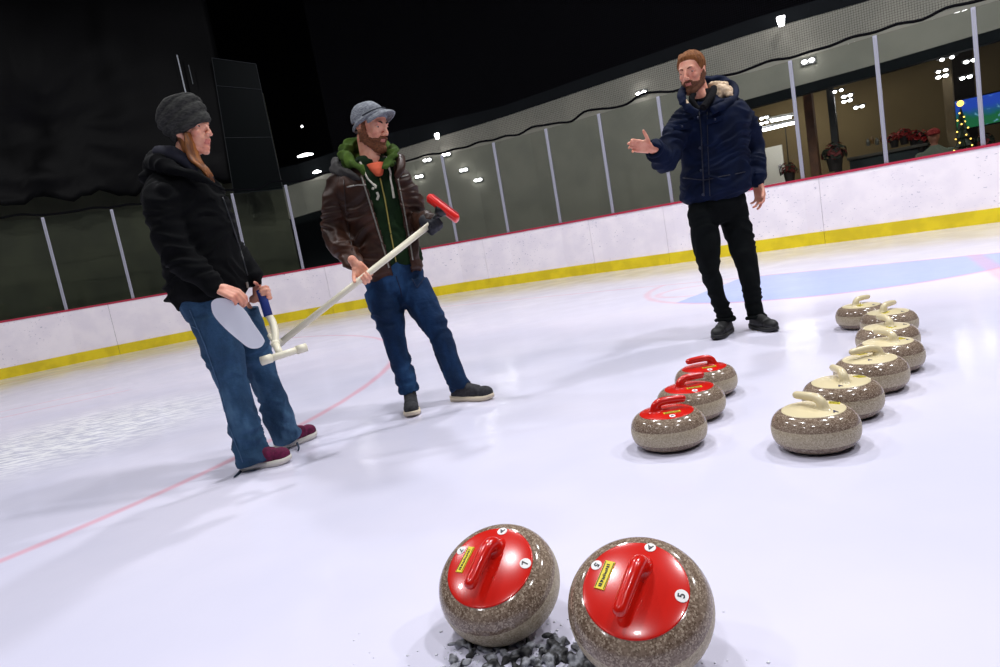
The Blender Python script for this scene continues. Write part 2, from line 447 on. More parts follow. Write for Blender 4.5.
# (dense resample)
def dense(P, k=3):
    out = []
    for a, b_ in zip(P[:-1], P[1:]):
        for j in range(k): out.append(a.lerp(b_, j/k))
    out.append(P[-1]); return out
D2 = dense(O2, 3); ND = normals(D2)
def zfor(P, fy):
    """height at which a vertical line through P meets a sight line fy(px)"""
    z = 2.5
    for _ in range(12):
        x, y = proj(V((P.x, P.y, z))); t = fy(x); x2, y2 = proj(V((P.x, P.y, z+.1))); z += (t-y)/(y2-y)*.1
    return z
def wallcols(g, a, b_, zlo, zhi, th=.12):
    for i in range(a, b_):
        p0, p1, n0, n1 = D2[i], D2[i+1], ND[i], ND[i+1]
        l0, l1, h0, h1 = zlo(p0), zlo(p1), zhi(p0), zhi(p1)
        vs = [p0+V((0, 0, l0)), p0+n0*th+V((0, 0, l0)), p0+n0*th+V((0, 0, h0)), p0+V((0, 0, h0)),
              p1+V((0, 0, l1)), p1+n1*th+V((0, 0, l1)), p1+n1*th+V((0, 0, h1)), p1+V((0, 0, h1))]
        g.add(vs, [(0, 1, 2, 3), (7, 6, 5, 4), (0, 4, 5, 1), (1, 5, 6, 2), (2, 6, 7, 3), (3, 7, 4, 0)])
def idx_px(px):
    best = min(range(len(D2)), key=lambda i: abs(proj(D2[i]+V((0, 0, 1.5)))[0]-px) if D2[i].y > 3 else 1e9); return best
M_GREY = mat('grey_green_wall', srgb(138, 136, 124), .85, srgb(128, 127, 116), 1.5)
M_OLIVE = mat('dark_olive_wall', srgb(76, 78, 62), .9, srgb(66, 68, 55), 1.5)
M_BLACK = mat('black_ceiling', (.004, .004, .005), .95, spec=.0)
M_DARK = mat('dark_teal_trim', srgb(15, 19, 21), .8, spec=.1)
iA, iB, iC = idx_px(288), idx_px(395), idx_px(722)
LAST = len(D2)-1
g = G(); wallcols(g, 0, iA, lambda p: 0, lambda p: 5.0); tag(g.build('wall_left', M_OLIVE), kind='structure')
g = G(); wallcols(g, iA, iB, lambda p: zfor(p, lambda x: 216-.3*(x-300)), lambda p: zfor(p, topline)); wallcols(g, iB, iC, lambda p: 0, lambda p: zfor(p, topline))
wallcols(g, iC, LAST, lambda p: zfor(p, headline), lambda p: zfor(p, topline)); tag(g.build('wall_back', M_GREY), kind='structure')
g = G(); wallcols(g, iC, LAST, lambda p: zfor(p, headline)-.16, lambda p: zfor(p, headline), .2); tag(g.build('trim_1', M_DARK), kind='structure')
# dark band above the grey wall, standing a little in front
g = G(); wallcols(g, iA, LAST, lambda p: zfor(p, topline)-.01, lambda p: zfor(p, lambda x: topline(x)-float(np.interp(x, [390, 500, 780], [19, 11, 15]))), .3); tag(g.build('trim_2', M_DARK), kind='structure')
# panel seams on the grey wall
# dark passage behind the gap in the wall
D3 = [p+n_*2.5 for p, n_ in zip(D2, ND)]
g = G()
for i in range(iA-2, iB+2):
    g.add([D3[i], D3[i]+V((0, 0, 3)), D3[i+1]+V((0, 0, 3)), D3[i+1], D3[i]+ND[i]*.1, D3[i]+ND[i]*.1+V((0, 0, 3)), D3[i+1]+ND[i+1]*.1+V((0, 0, 3)), D3[i+1]+ND[i+1]*.1],
          [(0, 1, 2, 3), (7, 6, 5, 4), (0, 4, 5, 1), (3, 2, 6, 7), (1, 5, 6, 2), (0, 3, 7, 4)])
tag(g.build('wall_passage', mat('passage_dark', srgb(34, 42, 42), .8)), kind='structure')
# ceiling, black and high, dropping outside to the walls
g = G(); g.box((0, 8, 9.6), 60, 50, .2); tag(g.build('ceiling', M_BLACK), kind='structure')
g = G()
OB = offs(6.5)
for p0, p1, n0, n1 in zip(OB[:-1], OB[1:], NW[:-1], NW[1:]): strip(g, p0, p1, n0, n1, 0, 9.6, 0, .1)
tag(g.build('wall_arena', M_BLACK), kind='structure')

# ------------------------------------------------------------------ lobby behind the big window, right
LD = 4.0
lob = [i for i in range(iC-3, LAST+1)]
L0, L1 = D2[iC-2], D2[LAST]
lt = (L1-L0).normalized(); ln = V((-lt.y, lt.x, 0))
def lb(px, py, d):                       # a point of the lobby, d metres behind the window line
    dd = ray(px, py); P0 = L0+ln*d; t = ((P0-CAM).dot(ln))/dd.dot(ln); return CAM+dd*t
M_BEIGE = mat('beige_lobby_wall', srgb(112, 98, 72), .8, srgb(104, 90, 66), 1)
M_LC = mat('beige_lobby_ceiling', srgb(118, 104, 80), .8)
M_LF = mat('brown_lobby_floor', srgb(90, 75, 60), .6)
LE0, LE1 = L0-lt*.3, L1+lt*2; mid = (LE0+LE1)/2; LL = (LE1-LE0).length
zc = 3.15
g = G(); g.box(mid+ln*LD+V((0, 0, zc/2)), LL, .1, zc, lt, ln); tag(g.build('wall_lobby', M_BEIGE), kind='structure')
g = G(); g.box(mid+ln*(LD/2+.2)+V((0, 0, zc+.05)), LL, LD-.2, .1, lt, ln); tag(g.build('ceiling_lobby', M_LC), kind='structure')
g = G(); g.box(mid+ln*(LD/2+.2)+V((0, 0, .005)), LL, LD-.4, .01, lt, ln); tag(g.build('floor_lobby', M_LF), kind='structure')
g = G(); g.box(L0+ln*(LD/2+.4)-lt*.25+V((0, 0, zc/2)), .1, LD-1, zc, lt, ln); tag(g.build('wall_lobby_side', M_BEIGE), kind='structure')

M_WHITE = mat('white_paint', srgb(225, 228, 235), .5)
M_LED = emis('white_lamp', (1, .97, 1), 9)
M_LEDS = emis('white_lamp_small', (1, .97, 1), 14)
def lobby_prism(name, m, px0, py0, px1, py1, d, th, z0=None, parent=None):
    a, b_ = lb(px0, py0, d), lb(px1, py1, d)
    w = (b_-a).dot(lt); zt = max(a.z, b_.z); zb = min(a.z, b_.z) if z0 is None else z0
    c = V(((a.x+b_.x)/2, (a.y+b_.y)/2, (zt+zb)/2))
    return G().box(c, abs(w), th, zt-zb, lt, ln, bev=.004).build(name, m, parent)
dr = empty('door', lb(772, 180, LD-.1), 'plain white door in the lobby behind the navy coat man\'s hip', 'door')
lobby_prism('door_leaf', M_WHITE, 757, 150, 782, 145, LD-.12, .05, .02, dr)
q = lb(780, 166, LD-.17); G().ball(q, .04).build('door_knob', M_ALU, dr, True)
tag(lobby_prism('wooden_pillar', mat('brown_wood', srgb(98, 62, 38), .6, srgb(80, 50, 32), 6), 803, 90, 812, 92, 1.2, .18, 0), 'brown wooden pillar in the lobby right of the white door', 'pillar')
tag(lobby_prism('black_column', mat('black_paint', srgb(20, 18, 16), .5), 826, 84, 833, 84, 1.0, .12, 0), 'thin black column in the lobby above the hanging poinsettia', 'column')
tag(lobby_prism('beige_pillar', M_BEIGE, 941, 60, 951, 60, 1.6, .3, 0), 'beige square pillar in the lobby left of the television', 'pillar')
tag(lobby_prism('partition', mat('dark_partition', srgb(38, 30, 24), .7), 951, 50, 972, 50, 2.6, .1, 0), 'dark brown partition in the lobby between pillar and television', 'partition')
# thin cable by the door
c0, c1 = lb(785, 125, 3), lb(789, 168, 3)
G().tube([c0, c1], .012, 8, 1).build('hanging_cable', mat('dark_cable', srgb(40, 36, 30), .6)); tag(bpy.data.objects['hanging_cable'], 'thin dark cable hanging in front of the beige lobby wall beside the white door', 'cable')
# fluorescent fixtures and twin spots under the lobby ceiling
def ceil_fix(name, pts, r, label, cat, group=None):
    root = empty(name, pts[0], label, cat, group)
    G().tube(pts, r, 8, 1).build('lamp', M_LED, root); 
    up = V((0, 0, 1))
    a, b_ = pts[0], pts[-1]; d = (b_-a).normalized() if (b_-a).length > 1e-3 else lt
    s = d.cross(up).normalized(); G().box((a+b_)/2+V((0, 0, r*1.2)), (b_-a).length+.1, r*5, r*1.4, d, s).build('housing', M_WHITE, root); return root
for (x0, y0, x1, y1, w) in ((771, 120.5, 791, 116.5, 'upper of the two'), (763, 130, 794, 122.5, 'lower of the two')):
    ceil_fix('tube_light', [lb(x0, y0, 2.6), lb(x1, y1, 2.6)], .035, 'bright fluorescent tube light in the lobby over the white door, '+w, 'ceiling light', 'tube lights over the white door')
def twin(px, py, d, label, s=.04, gap=.11, group='twin round ceiling spots', P=None, ax=None):
    c = P if P is not None else lb(px, py, d); a = ax or lt
    root = empty('twin_spotlight', c, label, 'spotlight', group)
    G().box(c+ln*.02+V((0, 0, s*.9)), gap*2.2, s*2.6, s*.8, a, V((-a.y, a.x, 0))).build('housing', mat('lamp_housing', srgb(60, 60, 60), .6), root)
    for k in (-1, 1): G().ball(c+a*gap/2*k, s*1.15, s*1.15, s*.8, n=12).build('lamp', M_LEDS, root, True)
    return root
tw = [(808, 61, 1.0, 'on the grey wall above the dark header, right of the navy coat man'), (831, 83, .6, 'topmost of the lobby row at the black column'), (838, 91, .9, 'second from the top in the lobby row right of the black column'),
      (847, 96, 1.2, 'third from the top in the lobby row right of the black column'), (847, 101, 1.5, 'fourth from the top in the lobby row right of the black column'), (859, 107, 1.8, 'lowest of the lobby row right of the black column'),
      (764, 118, 2.2, 'topmost beside the tube lights over the white door'), (764, 123, 2.5, 'middle one beside the tube lights over the white door'), (765, 128, 2.8, 'lowest beside the tube lights over the white door'),
      (947, 58.5, .6, 'large and bright at the top of the beige pillar'), (942, 71, .9, 'middle one on the beige pillar'), (942, 76.5, 1.2, 'lowest one on the beige pillar'),
      (970, 61, 1.0, 'just left of the rightmost glass post, above the television'), (966, 77.5, 1.4, 'close above the left corner of the television')]
for px, py, d, l in tw:
    if px == 808:
        i = idx_px(808); continue
    twin(px, py, d, 'lobby twin spotlight, '+l, .026 if d < 1 else .032, .10 if px != 947 else .13)
def wall_at(px, py, off=-.06):
    """first hit with the back wall surface"""
    d = ray(px, py)
    for i in range(len(D2)-1):
        a, b_ = D2[i]+ND[i]*off, D2[i+1]+ND[i+1]*off
        nn = V((-(b_-a).y, (b_-a).x, 0)); den = d.dot(nn)
        if abs(den) < 1e-9: continue
        t = (a-CAM).dot(nn)/den
        if t <= 0: continue
        P = CAM+d*t; s = (P-a).dot(b_-a)/(b_-a).length_squared
        if 0 <= s <= 1: return P, (b_-a).normalized()
    return None, None
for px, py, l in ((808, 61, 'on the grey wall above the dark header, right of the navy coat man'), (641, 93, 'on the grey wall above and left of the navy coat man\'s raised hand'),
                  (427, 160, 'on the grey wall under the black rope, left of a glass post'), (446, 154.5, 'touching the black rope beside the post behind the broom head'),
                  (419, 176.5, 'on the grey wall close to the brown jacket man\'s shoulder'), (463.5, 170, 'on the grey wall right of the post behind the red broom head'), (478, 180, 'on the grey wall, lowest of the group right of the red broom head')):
    P, ax = wall_at(px, py)  # glowing balls and housings added for lamp reflections in the rink glass
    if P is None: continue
    root = empty('twin_lamp_reflection', P, 'twin lamp reflection built '+l, 'lamp reflection', 'lamp reflections built on the grey wall')
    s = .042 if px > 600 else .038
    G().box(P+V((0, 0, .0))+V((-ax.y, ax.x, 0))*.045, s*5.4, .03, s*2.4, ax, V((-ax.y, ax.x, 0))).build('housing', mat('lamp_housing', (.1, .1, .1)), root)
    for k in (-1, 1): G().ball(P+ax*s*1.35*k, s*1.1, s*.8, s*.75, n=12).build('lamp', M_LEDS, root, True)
for px, py, w, l in ((437, 136, .09, 'small bright flood lamp on the dark beam, above the red broom head'), (781, 21, .11, 'small bright flood lamp on the dark beam, upper right of the navy coat man')):
    P, ax = wall_at(px, py, -.3)
    root = empty('flood_lamp', P, l, 'lamp', 'flood lamps on the dark beam')
    nn = V((-ax.y, ax.x, 0))
    G().loft([(P+V((0, 0, w*.6)), ax*w*.62, nn*w*.5), (P-V((0, 0, w*.7)), ax*w*.38, nn*w*.3)], 10, dome=False).build('lamp', M_LEDS, root)
    G().box(P+nn*w*.9, w*.6, w*.9, w*.6, ax, nn).build('bracket', M_DARK, root)
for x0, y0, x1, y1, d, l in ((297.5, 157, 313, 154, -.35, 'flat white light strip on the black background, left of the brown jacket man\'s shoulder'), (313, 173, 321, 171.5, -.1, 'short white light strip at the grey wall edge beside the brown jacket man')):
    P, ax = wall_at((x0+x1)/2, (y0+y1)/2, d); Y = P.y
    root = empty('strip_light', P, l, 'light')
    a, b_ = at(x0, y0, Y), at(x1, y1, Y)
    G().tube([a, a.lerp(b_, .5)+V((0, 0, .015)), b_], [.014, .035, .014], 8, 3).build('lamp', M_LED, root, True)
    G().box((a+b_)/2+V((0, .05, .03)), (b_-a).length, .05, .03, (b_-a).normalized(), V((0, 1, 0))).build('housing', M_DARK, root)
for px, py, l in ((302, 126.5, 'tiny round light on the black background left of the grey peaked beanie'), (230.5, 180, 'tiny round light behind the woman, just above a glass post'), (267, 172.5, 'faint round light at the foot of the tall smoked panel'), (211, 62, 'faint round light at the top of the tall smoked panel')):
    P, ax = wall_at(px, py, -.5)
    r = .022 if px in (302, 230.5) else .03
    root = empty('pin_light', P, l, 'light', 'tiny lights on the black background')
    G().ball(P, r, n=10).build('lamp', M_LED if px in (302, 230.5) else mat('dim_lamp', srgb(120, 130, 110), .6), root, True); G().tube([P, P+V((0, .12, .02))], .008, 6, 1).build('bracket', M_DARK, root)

# poinsettias, wreath, counter, person, tree, television
M_LEAFR = mat('red_bract', srgb(170, 28, 24), .6, srgb(120, 18, 16), 30)
M_LEAFG = mat('dark_green_leaf', srgb(24, 40, 22), .6, srgb(14, 26, 14), 30)
M_POT = mat('dark_pot', srgb(32, 26, 22), .6)
def plant(c, r, label, red=.6, pot=True, group=None, bright=M_LEAFR):
    root = empty('poinsettia', c-V((0, 0, r)), label, 'plant', group)
    g = G(); h = G()
    for k in range(90):
        th = random.uniform(0, 2*PI); ph = random.uniform(-.3, 1)
        d = V((math.cos(th)*math.sqrt(1-ph*ph), math.sin(th)*math.sqrt(1-ph*ph), ph)); p = c+d*r*random.uniform(.5, 1)
        a = d.orthogonal().normalized(); a = Matrix.Rotation(random.uniform(0, 6), 3, d) @ a; b_ = d.cross(a)
        (g if random.random() < red else h).add([p-a*r*.3, p-b_*r*.14+d*.01, p+a*r*.3, p+b_*r*.14+d*.01, p-d*.006], [(0, 1, 2, 3), (0, 4, 1), (1, 4, 2), (2, 4, 3), (3, 4, 0)])
    g.build('bract', bright, root); h.build('leaf', M_LEAFG, root)
    if pot: G().loft([(c-V((0, 0, r*1.25)), lt*r*.45, ln*r*.45), (c-V((0, 0, r*.2)), lt*r*.62, ln*r*.62)], 14, dome=False).build('pot', M_POT, root)
    return root
plant(lb(789, 171, 1.0), .17, 'dark red poinsettia in the lobby window beside the white door', .5, bright=mat('deep_red_bract', srgb(92, 18, 16), .7))
plant(lb(834, 155, .5), .22, 'dark hanging poinsettia plant in front of the black column', .3, bright=mat('deep_red_bract', (.05, .01, .01)))
for px, py, r, l in ((894, 139, .12, 'pinkish one at the left end of the counter row'), (904, 135, .13, 'pink-red one second from the left on the counter'), (914, 137, .13, 'white tinted one in the middle of the counter row'), (921, 139, .16, 'large vivid red one at the right end of the counter row')):
    plant(lb(px, py, 1.6), r, 'lobby counter poinsettia, '+l, .85, group='poinsettias on the lobby counter')
cn = empty('counter', lb(885, 150, 1.9), 'dark teal lobby counter beneath the poinsettias', 'counter')
ct = lb(888, 147, 1.8); G().box(V((ct.x, ct.y, ct.z/2-.06)), (lb(927, 145, 1.8)-lb(851, 147, 1.8)).length,   .5, ct.z-.12, lt, ln, bev=.005).build('counter_body', mat('teal_counter', srgb(30, 44, 46), .5), cn); ct = lb(888, 147, 1.8); G().box(V((ct.x, ct.y, ct.z-.09)), (lb(929, 145, 1.8)-lb(849, 147, 1.8)).length, .6, .05, lt, ln, bev=.005).build('counter_top', mat('counter_top', srgb(70, 66, 58), .4), cn)
for k, (px, py) in enumerate(((868, 143), (872, 141), (877, 142), (882, 139), (887, 141))):
    q = lb(px, py, 1.6); g = G(); g.loft([(q-V((0, 0, .05)), lt*.03, ln*.03), (q+V((0, 0, .02)), lt*.035, ln*.035), (q+V((0, 0, .08)), lt*.012, ln*.012)], 10, dome=False)
    tag(g.build('jar', mat('amber_jar_%d' % (k % 2), srgb(120, 90, 50) if k % 2 else srgb(110, 110, 100), .3)), 'small dull glass jar on the left half of the lobby counter', 'jar', 'jars on the lobby counter')

# television
tv = empty('television', lb(990, 110, 2.2), 'wall television in the lobby showing a green pitch under blue stadium lights', 'television')
a, b_ = lb(964, 118, 2.2), lb(1012, 105, 2.2)
cen = lb(992, 108.5, 2.2); tw_ = 1.15; th_ = .54
tvr = math.radians(0)
ux = lt; uz = V((0, 0, 1))
G().box(cen, tw_, .06, th_, ux, ln, uz, bev=.01).build('frame', mat('tv_black', (.005, .005, .006), .3), tv)
m, nt, b, n = base('tv_picture'); c = n.coord()
sep = nt.nodes.new('ShaderNodeSeparateXYZ'); nt.links.new(c, sep.inputs[0])
f = n.ramp(n.m('ADD', sep.outputs[2], n.m('MULTIPLY', n.noise(4, 3, c), .25)), cen.z+.02, cen.z+.24)
colr = n.mix(f, (.01, .16, .06), (.02, .08, .6)); colr = n.mix(n.ramp(n.noise(9, 3, c), .6, .75), colr, (.25, .6, .9))
nt.links.new(colr, b.inputs['Emission Color']); b.inputs['Emission Strength'].default_value = .6; b.inputs['Base Color'].default_value = (0, 0, 0, 1)
G().box(cen-ln*.034, tw_-.05, .01, th_-.05, ux, ln, uz).build('screen', m, tv)
# christmas tree
q = lb(963, 138, 1.05)
tr = empty('christmas_tree', V((q.x, q.y, 0)), 'small dark christmas tree with gold lights in the lobby below the television', 'christmas tree')
g = G()
for k in range(7):
    z = q.z-.55+k*.14; r = .2*(1-k/8)
    ring = []
    for j in range(22):
        rr = r*(1 if j % 2 else .72); ring.append(V((q.x+rr*math.cos(j*2*PI/22), q.y+rr*math.sin(j*2*PI/22), z)))
    g.rings([ring, [V((q.x, q.y, z+.2))+(p-V((q.x, q.y, z)))*.1 for p in ring]])
g.build('foliage', M_LEAFG, tr)
G().tube([V((q.x, q.y, .75)), V((q.x, q.y, q.z-.4))], .03, 8, 1).build('trunk', M_POT, tr)
M_GOLD = emis('gold_light', (1, .6, .12), 2.2)
for k in range(26):
    a_ = k*2.4; z = -.5+k*.036; r = .2*(1-(z+.55)/1.15)
    G().ball(V((q.x+r*math.cos(a_), q.y+r*math.sin(a_), q.z+z)), .014, n=8).build('fairy_light', M_GOLD, tr, True)
G().ball(V((q.x, q.y, q.z+.55)), .05, n=10).build('topper', M_GOLD, tr, True)
plant(lb(984, 142, 1.4), .16, 'dull red and green poinsettia in the lobby window below the television', .3, bright=mat('deep_red_bract', (.05, .01, .01)))
# seated person in the lobby
q = lb(934, 140, 1.3)
pr = empty('person', V((q.x, q.y, 0)), 'distant person in a red cap and grey-green top seated in the lobby', 'person')
g = G(); g.ball(q+V((0, 0, .06)), .085, .1, .12); g.cap(q-V((0, 0, .12)), .055, q, .05); g.loft([(q-V((0, 0, .7)), lt*.2, ln*.14), (q-V((0, 0, .35)), lt*.21, ln*.13), (q-V((0, 0, .15)), lt*.12, ln*.08)], 20)
me = g.melt(.02, 3); link('body', me, mat('lobby_skin', srgb(150, 100, 80), .6), pr)
g = G(); g.loft([(q-V((0, 0, .72)), lt*.24, ln*.17), (q-V((0, 0, .4)), lt*.26, ln*.16), (q-V((0, 0, .2)), lt*.21, ln*.12), (q-V((0, 0, .1)), lt*.08, ln*.07)], 20)
for s in (-1, 1): g.chain([q+lt*.22*s-V((0, 0, .24)), q+lt*.33*s-V((0, 0, .48)), q+lt*.15*s-ln*.25-V((0, 0, .55))], [.08, .065, .05])
link('sweater', g.melt(.02, 3), mat('lobby_sweater', srgb(84, 92, 80), .9), pr)
g = G(); g.ball(q+V((0, 0, .12)), .1, .105, .08); g.box(q-ln*.11+V((0, 0, .1)), .14, .1, .015, lt, ln, bev=.005)
link('cap', g.melt(.012, 2), mat('lobby_red_cap', srgb(130, 24, 22), .8), pr)
# lobby light
def area(loc, size, power, col=(1, 1, 1), shape='DISK', rot=(0, 0, 0)):
    l = bpy.data.lights.new('lamp', 'AREA'); l.shape = shape; l.size = size; l.energy = power; l.color = col
    o = bpy.data.objects.new('lamp', l); COL.objects.link(o); o.location = loc; o.rotation_euler = rot; return o
for px, w in ((775, 30), (845, 5), (925, 5)):
    q = lb(px, 110, 2.6); area(V((q.x, q.y, zc-.05)), .5, w, (1, .9, .72))

# ------------------------------------------------------------------ rope, netting, tarp, smoked panel
tops = [(W[i]+NW[i]*.05+V((0, 0, HB+HG+.03)), i) for i in range(3, 22)]
pts = []; random.seed(3)
for (a, i), (b_, j) in zip(tops[:-1], tops[1:]):
    sag = random.uniform(.03, .06)
    for t in (0, .25, .5, .75): pts.append(a.lerp(b_, t)+V((0, 0, .035+(.02*math.sin(t*9+i))-sag*math.sin(PI*t)*.6 + (0.05 if t == .75 else 0))))
pts.append(tops[-1][0])
tag(G().tube(pts, .020, 8, 3).build('netting_rope', mat('black_rope', (.002, .002, .003), .9, spec=.1), None, True), 'wavy black rope along the top of the rink glass', 'rope')
m, nt, b, n = base('protective_netting'); nt.nodes.remove(b)
uvn = nt.nodes.new('ShaderNodeUVMap'); sp = nt.nodes.new('ShaderNodeSeparateXYZ'); nt.links.new(uvn.outputs[0], sp.inputs[0])
def cell(s): return n.m('LESS_THAN', n.m('FRACT', n.m('MULTIPLY', s, 1/.032)), .09)
msk = n.m('MAXIMUM', cell(sp.outputs[0]), cell(sp.outputs[1]))
tr_ = nt.nodes.new('ShaderNodeBsdfTransparent'); df = nt.nodes.new('ShaderNodeBsdfDiffuse'); df.inputs[0].default_value = (.01, .01, .012, 1)
mx = nt.nodes.new('ShaderNodeMixShader'); nt.links.new(msk, mx.inputs[0]); nt.links.new(tr_.outputs[0], mx.inputs[1]); nt.links.new(df.outputs[0], mx.inputs[2]); nt.links.new(mx.outputs[0], nt.nodes['Material Output'].inputs[0])
vs, fs, us = [], [], []; L = 0
seq = list(range(9, 22))
for k, i in enumerate(seq):
    if k: L += (W[i]-W[seq[k-1]]).length
    p = W[i]+NW[i]*.05
    for z in (HB+HG+.06, 9.3): vs.append(tuple(p+V((0, 0, z)))); us.append((L, z))
    if k: fs.append((2*k-2, 2*k, 2*k+1, 2*k-1))
me = bpy.data.meshes.new('netting'); me.from_pydata(vs, [], fs); uv = me.uv_layers.new(name='UVMap')
for lp in me.loops: uv.data[lp.index].uv = us[lp.vertex_index]
tag(link('netting', me, m, None, False), 'fine black protective netting rising above the glass to the ceiling', 'netting', kind='stuff')

# black tarp on the left
OT = dense(offs(1.2), 8); NT = normals(OT)
i0 = 0; i1 = max(i for i in range(len(OT)) if OT[i].y > 3 and proj(OT[i]+V((0, 0, 3)))[0] < 246)
cols = [OT[i] for i in range(i0, i1+1)]; nts = [NT[i] for i in range(i0, i1+1)]
rows = 46; vs, fs = [], []
knot = wall_at(28, 130, -.7)[0]
for ci, (p, nn) in enumerate(zip(cols, nts)):
    zb = zfor(p, lambda x: 204-.09*x+4*math.sin(x*.11)+2*math.sin(x*.29))
    for r in range(rows+1):
        z = zb+(9.2-zb)*r/rows
        q = p+V((0, 0, z)); d = (q-knot); dd = math.hypot(math.hypot(d.x, d.y), d.z)
        s = ci*.14
        fold = .05*math.sin(s*3+noise.noise(V((s*.7, z*.35, 0)))*3)+.05*noise.noise(V((s*.9, z*.9, 3)))
        ang = math.atan2(d.z, math.copysign(math.hypot(d.x, d.y), d.x))
        fold += .06*math.sin(ang*17+2*noise.noise(V((ang*2, dd, 0))))*math.exp(-dd/1.3)*min(1, dd*2)-.22*math.exp(-(dd/.6)**2)
        if r < 4: fold += .1*noise.noise(V((s*1.4, z*4, 7)))
        vs.append(tuple(q-nn*fold))
R1 = rows+1
for c in range(len(cols)-1):
    for r in range(rows): fs.append((c*R1+r, (c+1)*R1+r, (c+1)*R1+r+1, c*R1+r+1))
me = bpy.data.meshes.new('tarp'); me.from_pydata(vs, [], fs); me.update()
o = link('tarpaulin', me, mat('black_tarp', (.0022, .0022, .0026), .5, spec=.09)); md = o.modifiers.new('s', 'SOLIDIFY'); md.thickness = .008
tag(o, 'large creased black tarpaulin hanging over the upper left, behind the woman', 'tarpaulin')
# tall smoked panel behind the woman
Pq = wall_at(262, 190, -.9)[0]; Yp = Pq.y
sp_ = empty('smoked_panel', Pq, 'tall dark smoked glass panel with thin frame lines behind the woman\'s face', 'panel')
c4 = [at(212, 58, Yp), at(256, 64, Yp), at(283, 189, Yp), at(234, 194, Yp)]
g = G(); bk = [p+V((0, .03, 0)) for p in c4]; g.add(c4+bk, [(0, 1, 2, 3), (7, 6, 5, 4), (0, 4, 5, 1), (1, 5, 6, 2), (2, 6, 7, 3), (3, 7, 4, 0)])
g.build('pane', mat('smoked_glass', srgb(9, 13, 14), .4, spec=.06), sp_)
M_TF = mat('thin_frame', srgb(34, 38, 40), .6)
for a, b_ in ((c4[0], c4[1]), (c4[1], c4[2]), (c4[2], c4[3]), (c4[3], c4[0]), (c4[0].lerp(c4[3], .2), c4[1].lerp(c4[2], .2)), (c4[0].lerp(c4[3], .58), c4[1].lerp(c4[2], .58))):
    G().tube([a-V((0, .01, 0)), b_-V((0, .01, 0))], .008, 6, 1).build('frame_bar', M_TF, sp_)
P0 = wall_at(185, 80, -.95)[0].y
tag(G().tube([at(177, 55, P0), at(187, 98, P0)], .014, 8, 1).build('steel_pole', mat('bright_steel', srgb(190, 195, 200), .3, metal=.2)), 'thin bright steel pole rising above the woman\'s beanie', 'pole')
tag(G().tube([at(188.5, 65, P0), at(193, 84, P0)], .010, 8, 1).build('steel_rod', mat('dull_steel', srgb(90, 95, 98), .4, metal=.2)), 'short dull steel rod just right of the bright pole above the beanie', 'rod')

# ------------------------------------------------------------------ curling stones
M_GR_TOP = granite('granite_polished', srgb(100, 82, 68), srgb(130, 111, 96), srgb(168, 152, 134), .12)
M_GR_BAND = granite('granite_striking_band', srgb(148, 133, 108), srgb(174, 160, 134), srgb(194, 182, 156), .45)
M_RED = mat('red_handle_plastic', srgb(206, 24, 12), .22, coat=.3)
M_CREAM = mat('cream_handle_plastic', srgb(222, 208, 168), .28, coat=.2)
M_YL = mat('yellow_label', srgb(232, 214, 30), .5)
M_INK = mat('black_ink', (.01, .01, .02), .6); M_INKB = mat('blue_black_ink', srgb(26, 26, 80), .6)
M_STK = mat('white_sticker', srgb(235, 235, 235), .5)
RS = .1405; HSZ = .130
def lathe(prof, mids, n=72):
    g = G(); rs = [[V((r*math.cos(2*PI*j/n), r*math.sin(2*PI*j/n), z)) for j in range(n)] for r, z in prof]
    k = len(g.v); g.v = [tuple(p) for r in rs for p in r]
    for i in range(len(rs)-1):
        for j in range(n):
            g.f.append((i*n+j, i*n+(j+1) % n, (i+1)*n+(j+1) % n, (i+1)*n+j)); g.mi.append(mids[i])
    g.f.append(tuple(reversed(range(n)))); g.mi.append(mids[0]); g.f.append(tuple((len(rs)-1)*n+j for j in range(n))); g.mi.append(mids[-1]); return g
prof, mids = [], []
for k in range(33):
    a = -PI/2+PI*k/32
    e = .72
    r = RS-.070+.070*math.copysign(abs(math.cos(a))**e, math.cos(a)); z = HSZ/2+HSZ/2*math.copysign(abs(math.sin(a))**.95, math.sin(a))
    if k == 0: r = .06
    if k == 32: r = .08
    prof.append((r, z)); mids.append(1 if abs(z-HSZ/2+.010) < .024 else 0)
bodyme = lathe(prof, mids).mesh('granite_body'); bodyme.polygons.foreach_set('use_smooth', [True]*len(bodyme.polygons))
bodyme.materials.append(M_GR_TOP); bodyme.materials.append(M_GR_BAND)
CR = .101
def capz(r): return HSZ-.002+.011*(1-(r/CR)**2)**.8 if r < CR else HSZ-.002
cp = [(CR-.003, HSZ-.02), (CR, HSZ-.010)]+[(CR*math.cos(t), capz(CR*math.cos(t))) for t in np.linspace(0.12, PI/2-.03, 14)]
capme = lathe(cp, [0]*len(cp)).mesh('cap')
capme.polygons.foreach_set('use_smooth', [True]*len(capme.polygons))
def handle_mesh():
    g = G(); z0 = HSZ+.006
    path = spline([V((.040, 0, z0-.004)), V((.042, 0, z0+.012)), V((.034, 0, z0+.025)), V((.014, 0, z0+.033)), V((-.025, 0, z0+.033)), V((-.067, 0, z0+.030))], 6)
    N = len(path)
    for i in range(N-1):
        t = i/(N-1); ra = float(np.interp(t, [0, .2, .4, .7, 1], [.020, .0175, .016, .0155, .014]))
        g.cap(path[i], ra, path[i+1], ra*.995, 16)
    g.loft([(V((.034, 0, z0-.006)), V((.044, 0, 0)), V((0, .028, 0))), (V((.038, 0, z0+.003)), V((.028, 0, 0)), V((0, .020, 0))), (V((.041, 0, z0+.014)), V((.018, 0, 0)), V((0, .015, 0)))], 24)
    me = g.melt(.0032, 5); me.polygons.foreach_set('use_smooth', [True]*len(me.polygons)); return me
HM = handle_mesh(); HM2 = HM.copy(); CAP2 = capme.copy()
HM.materials.append(M_RED); capme.materials.append(M_RED); HM2.materials.append(M_CREAM); CAP2.materials.append(M_CREAM)
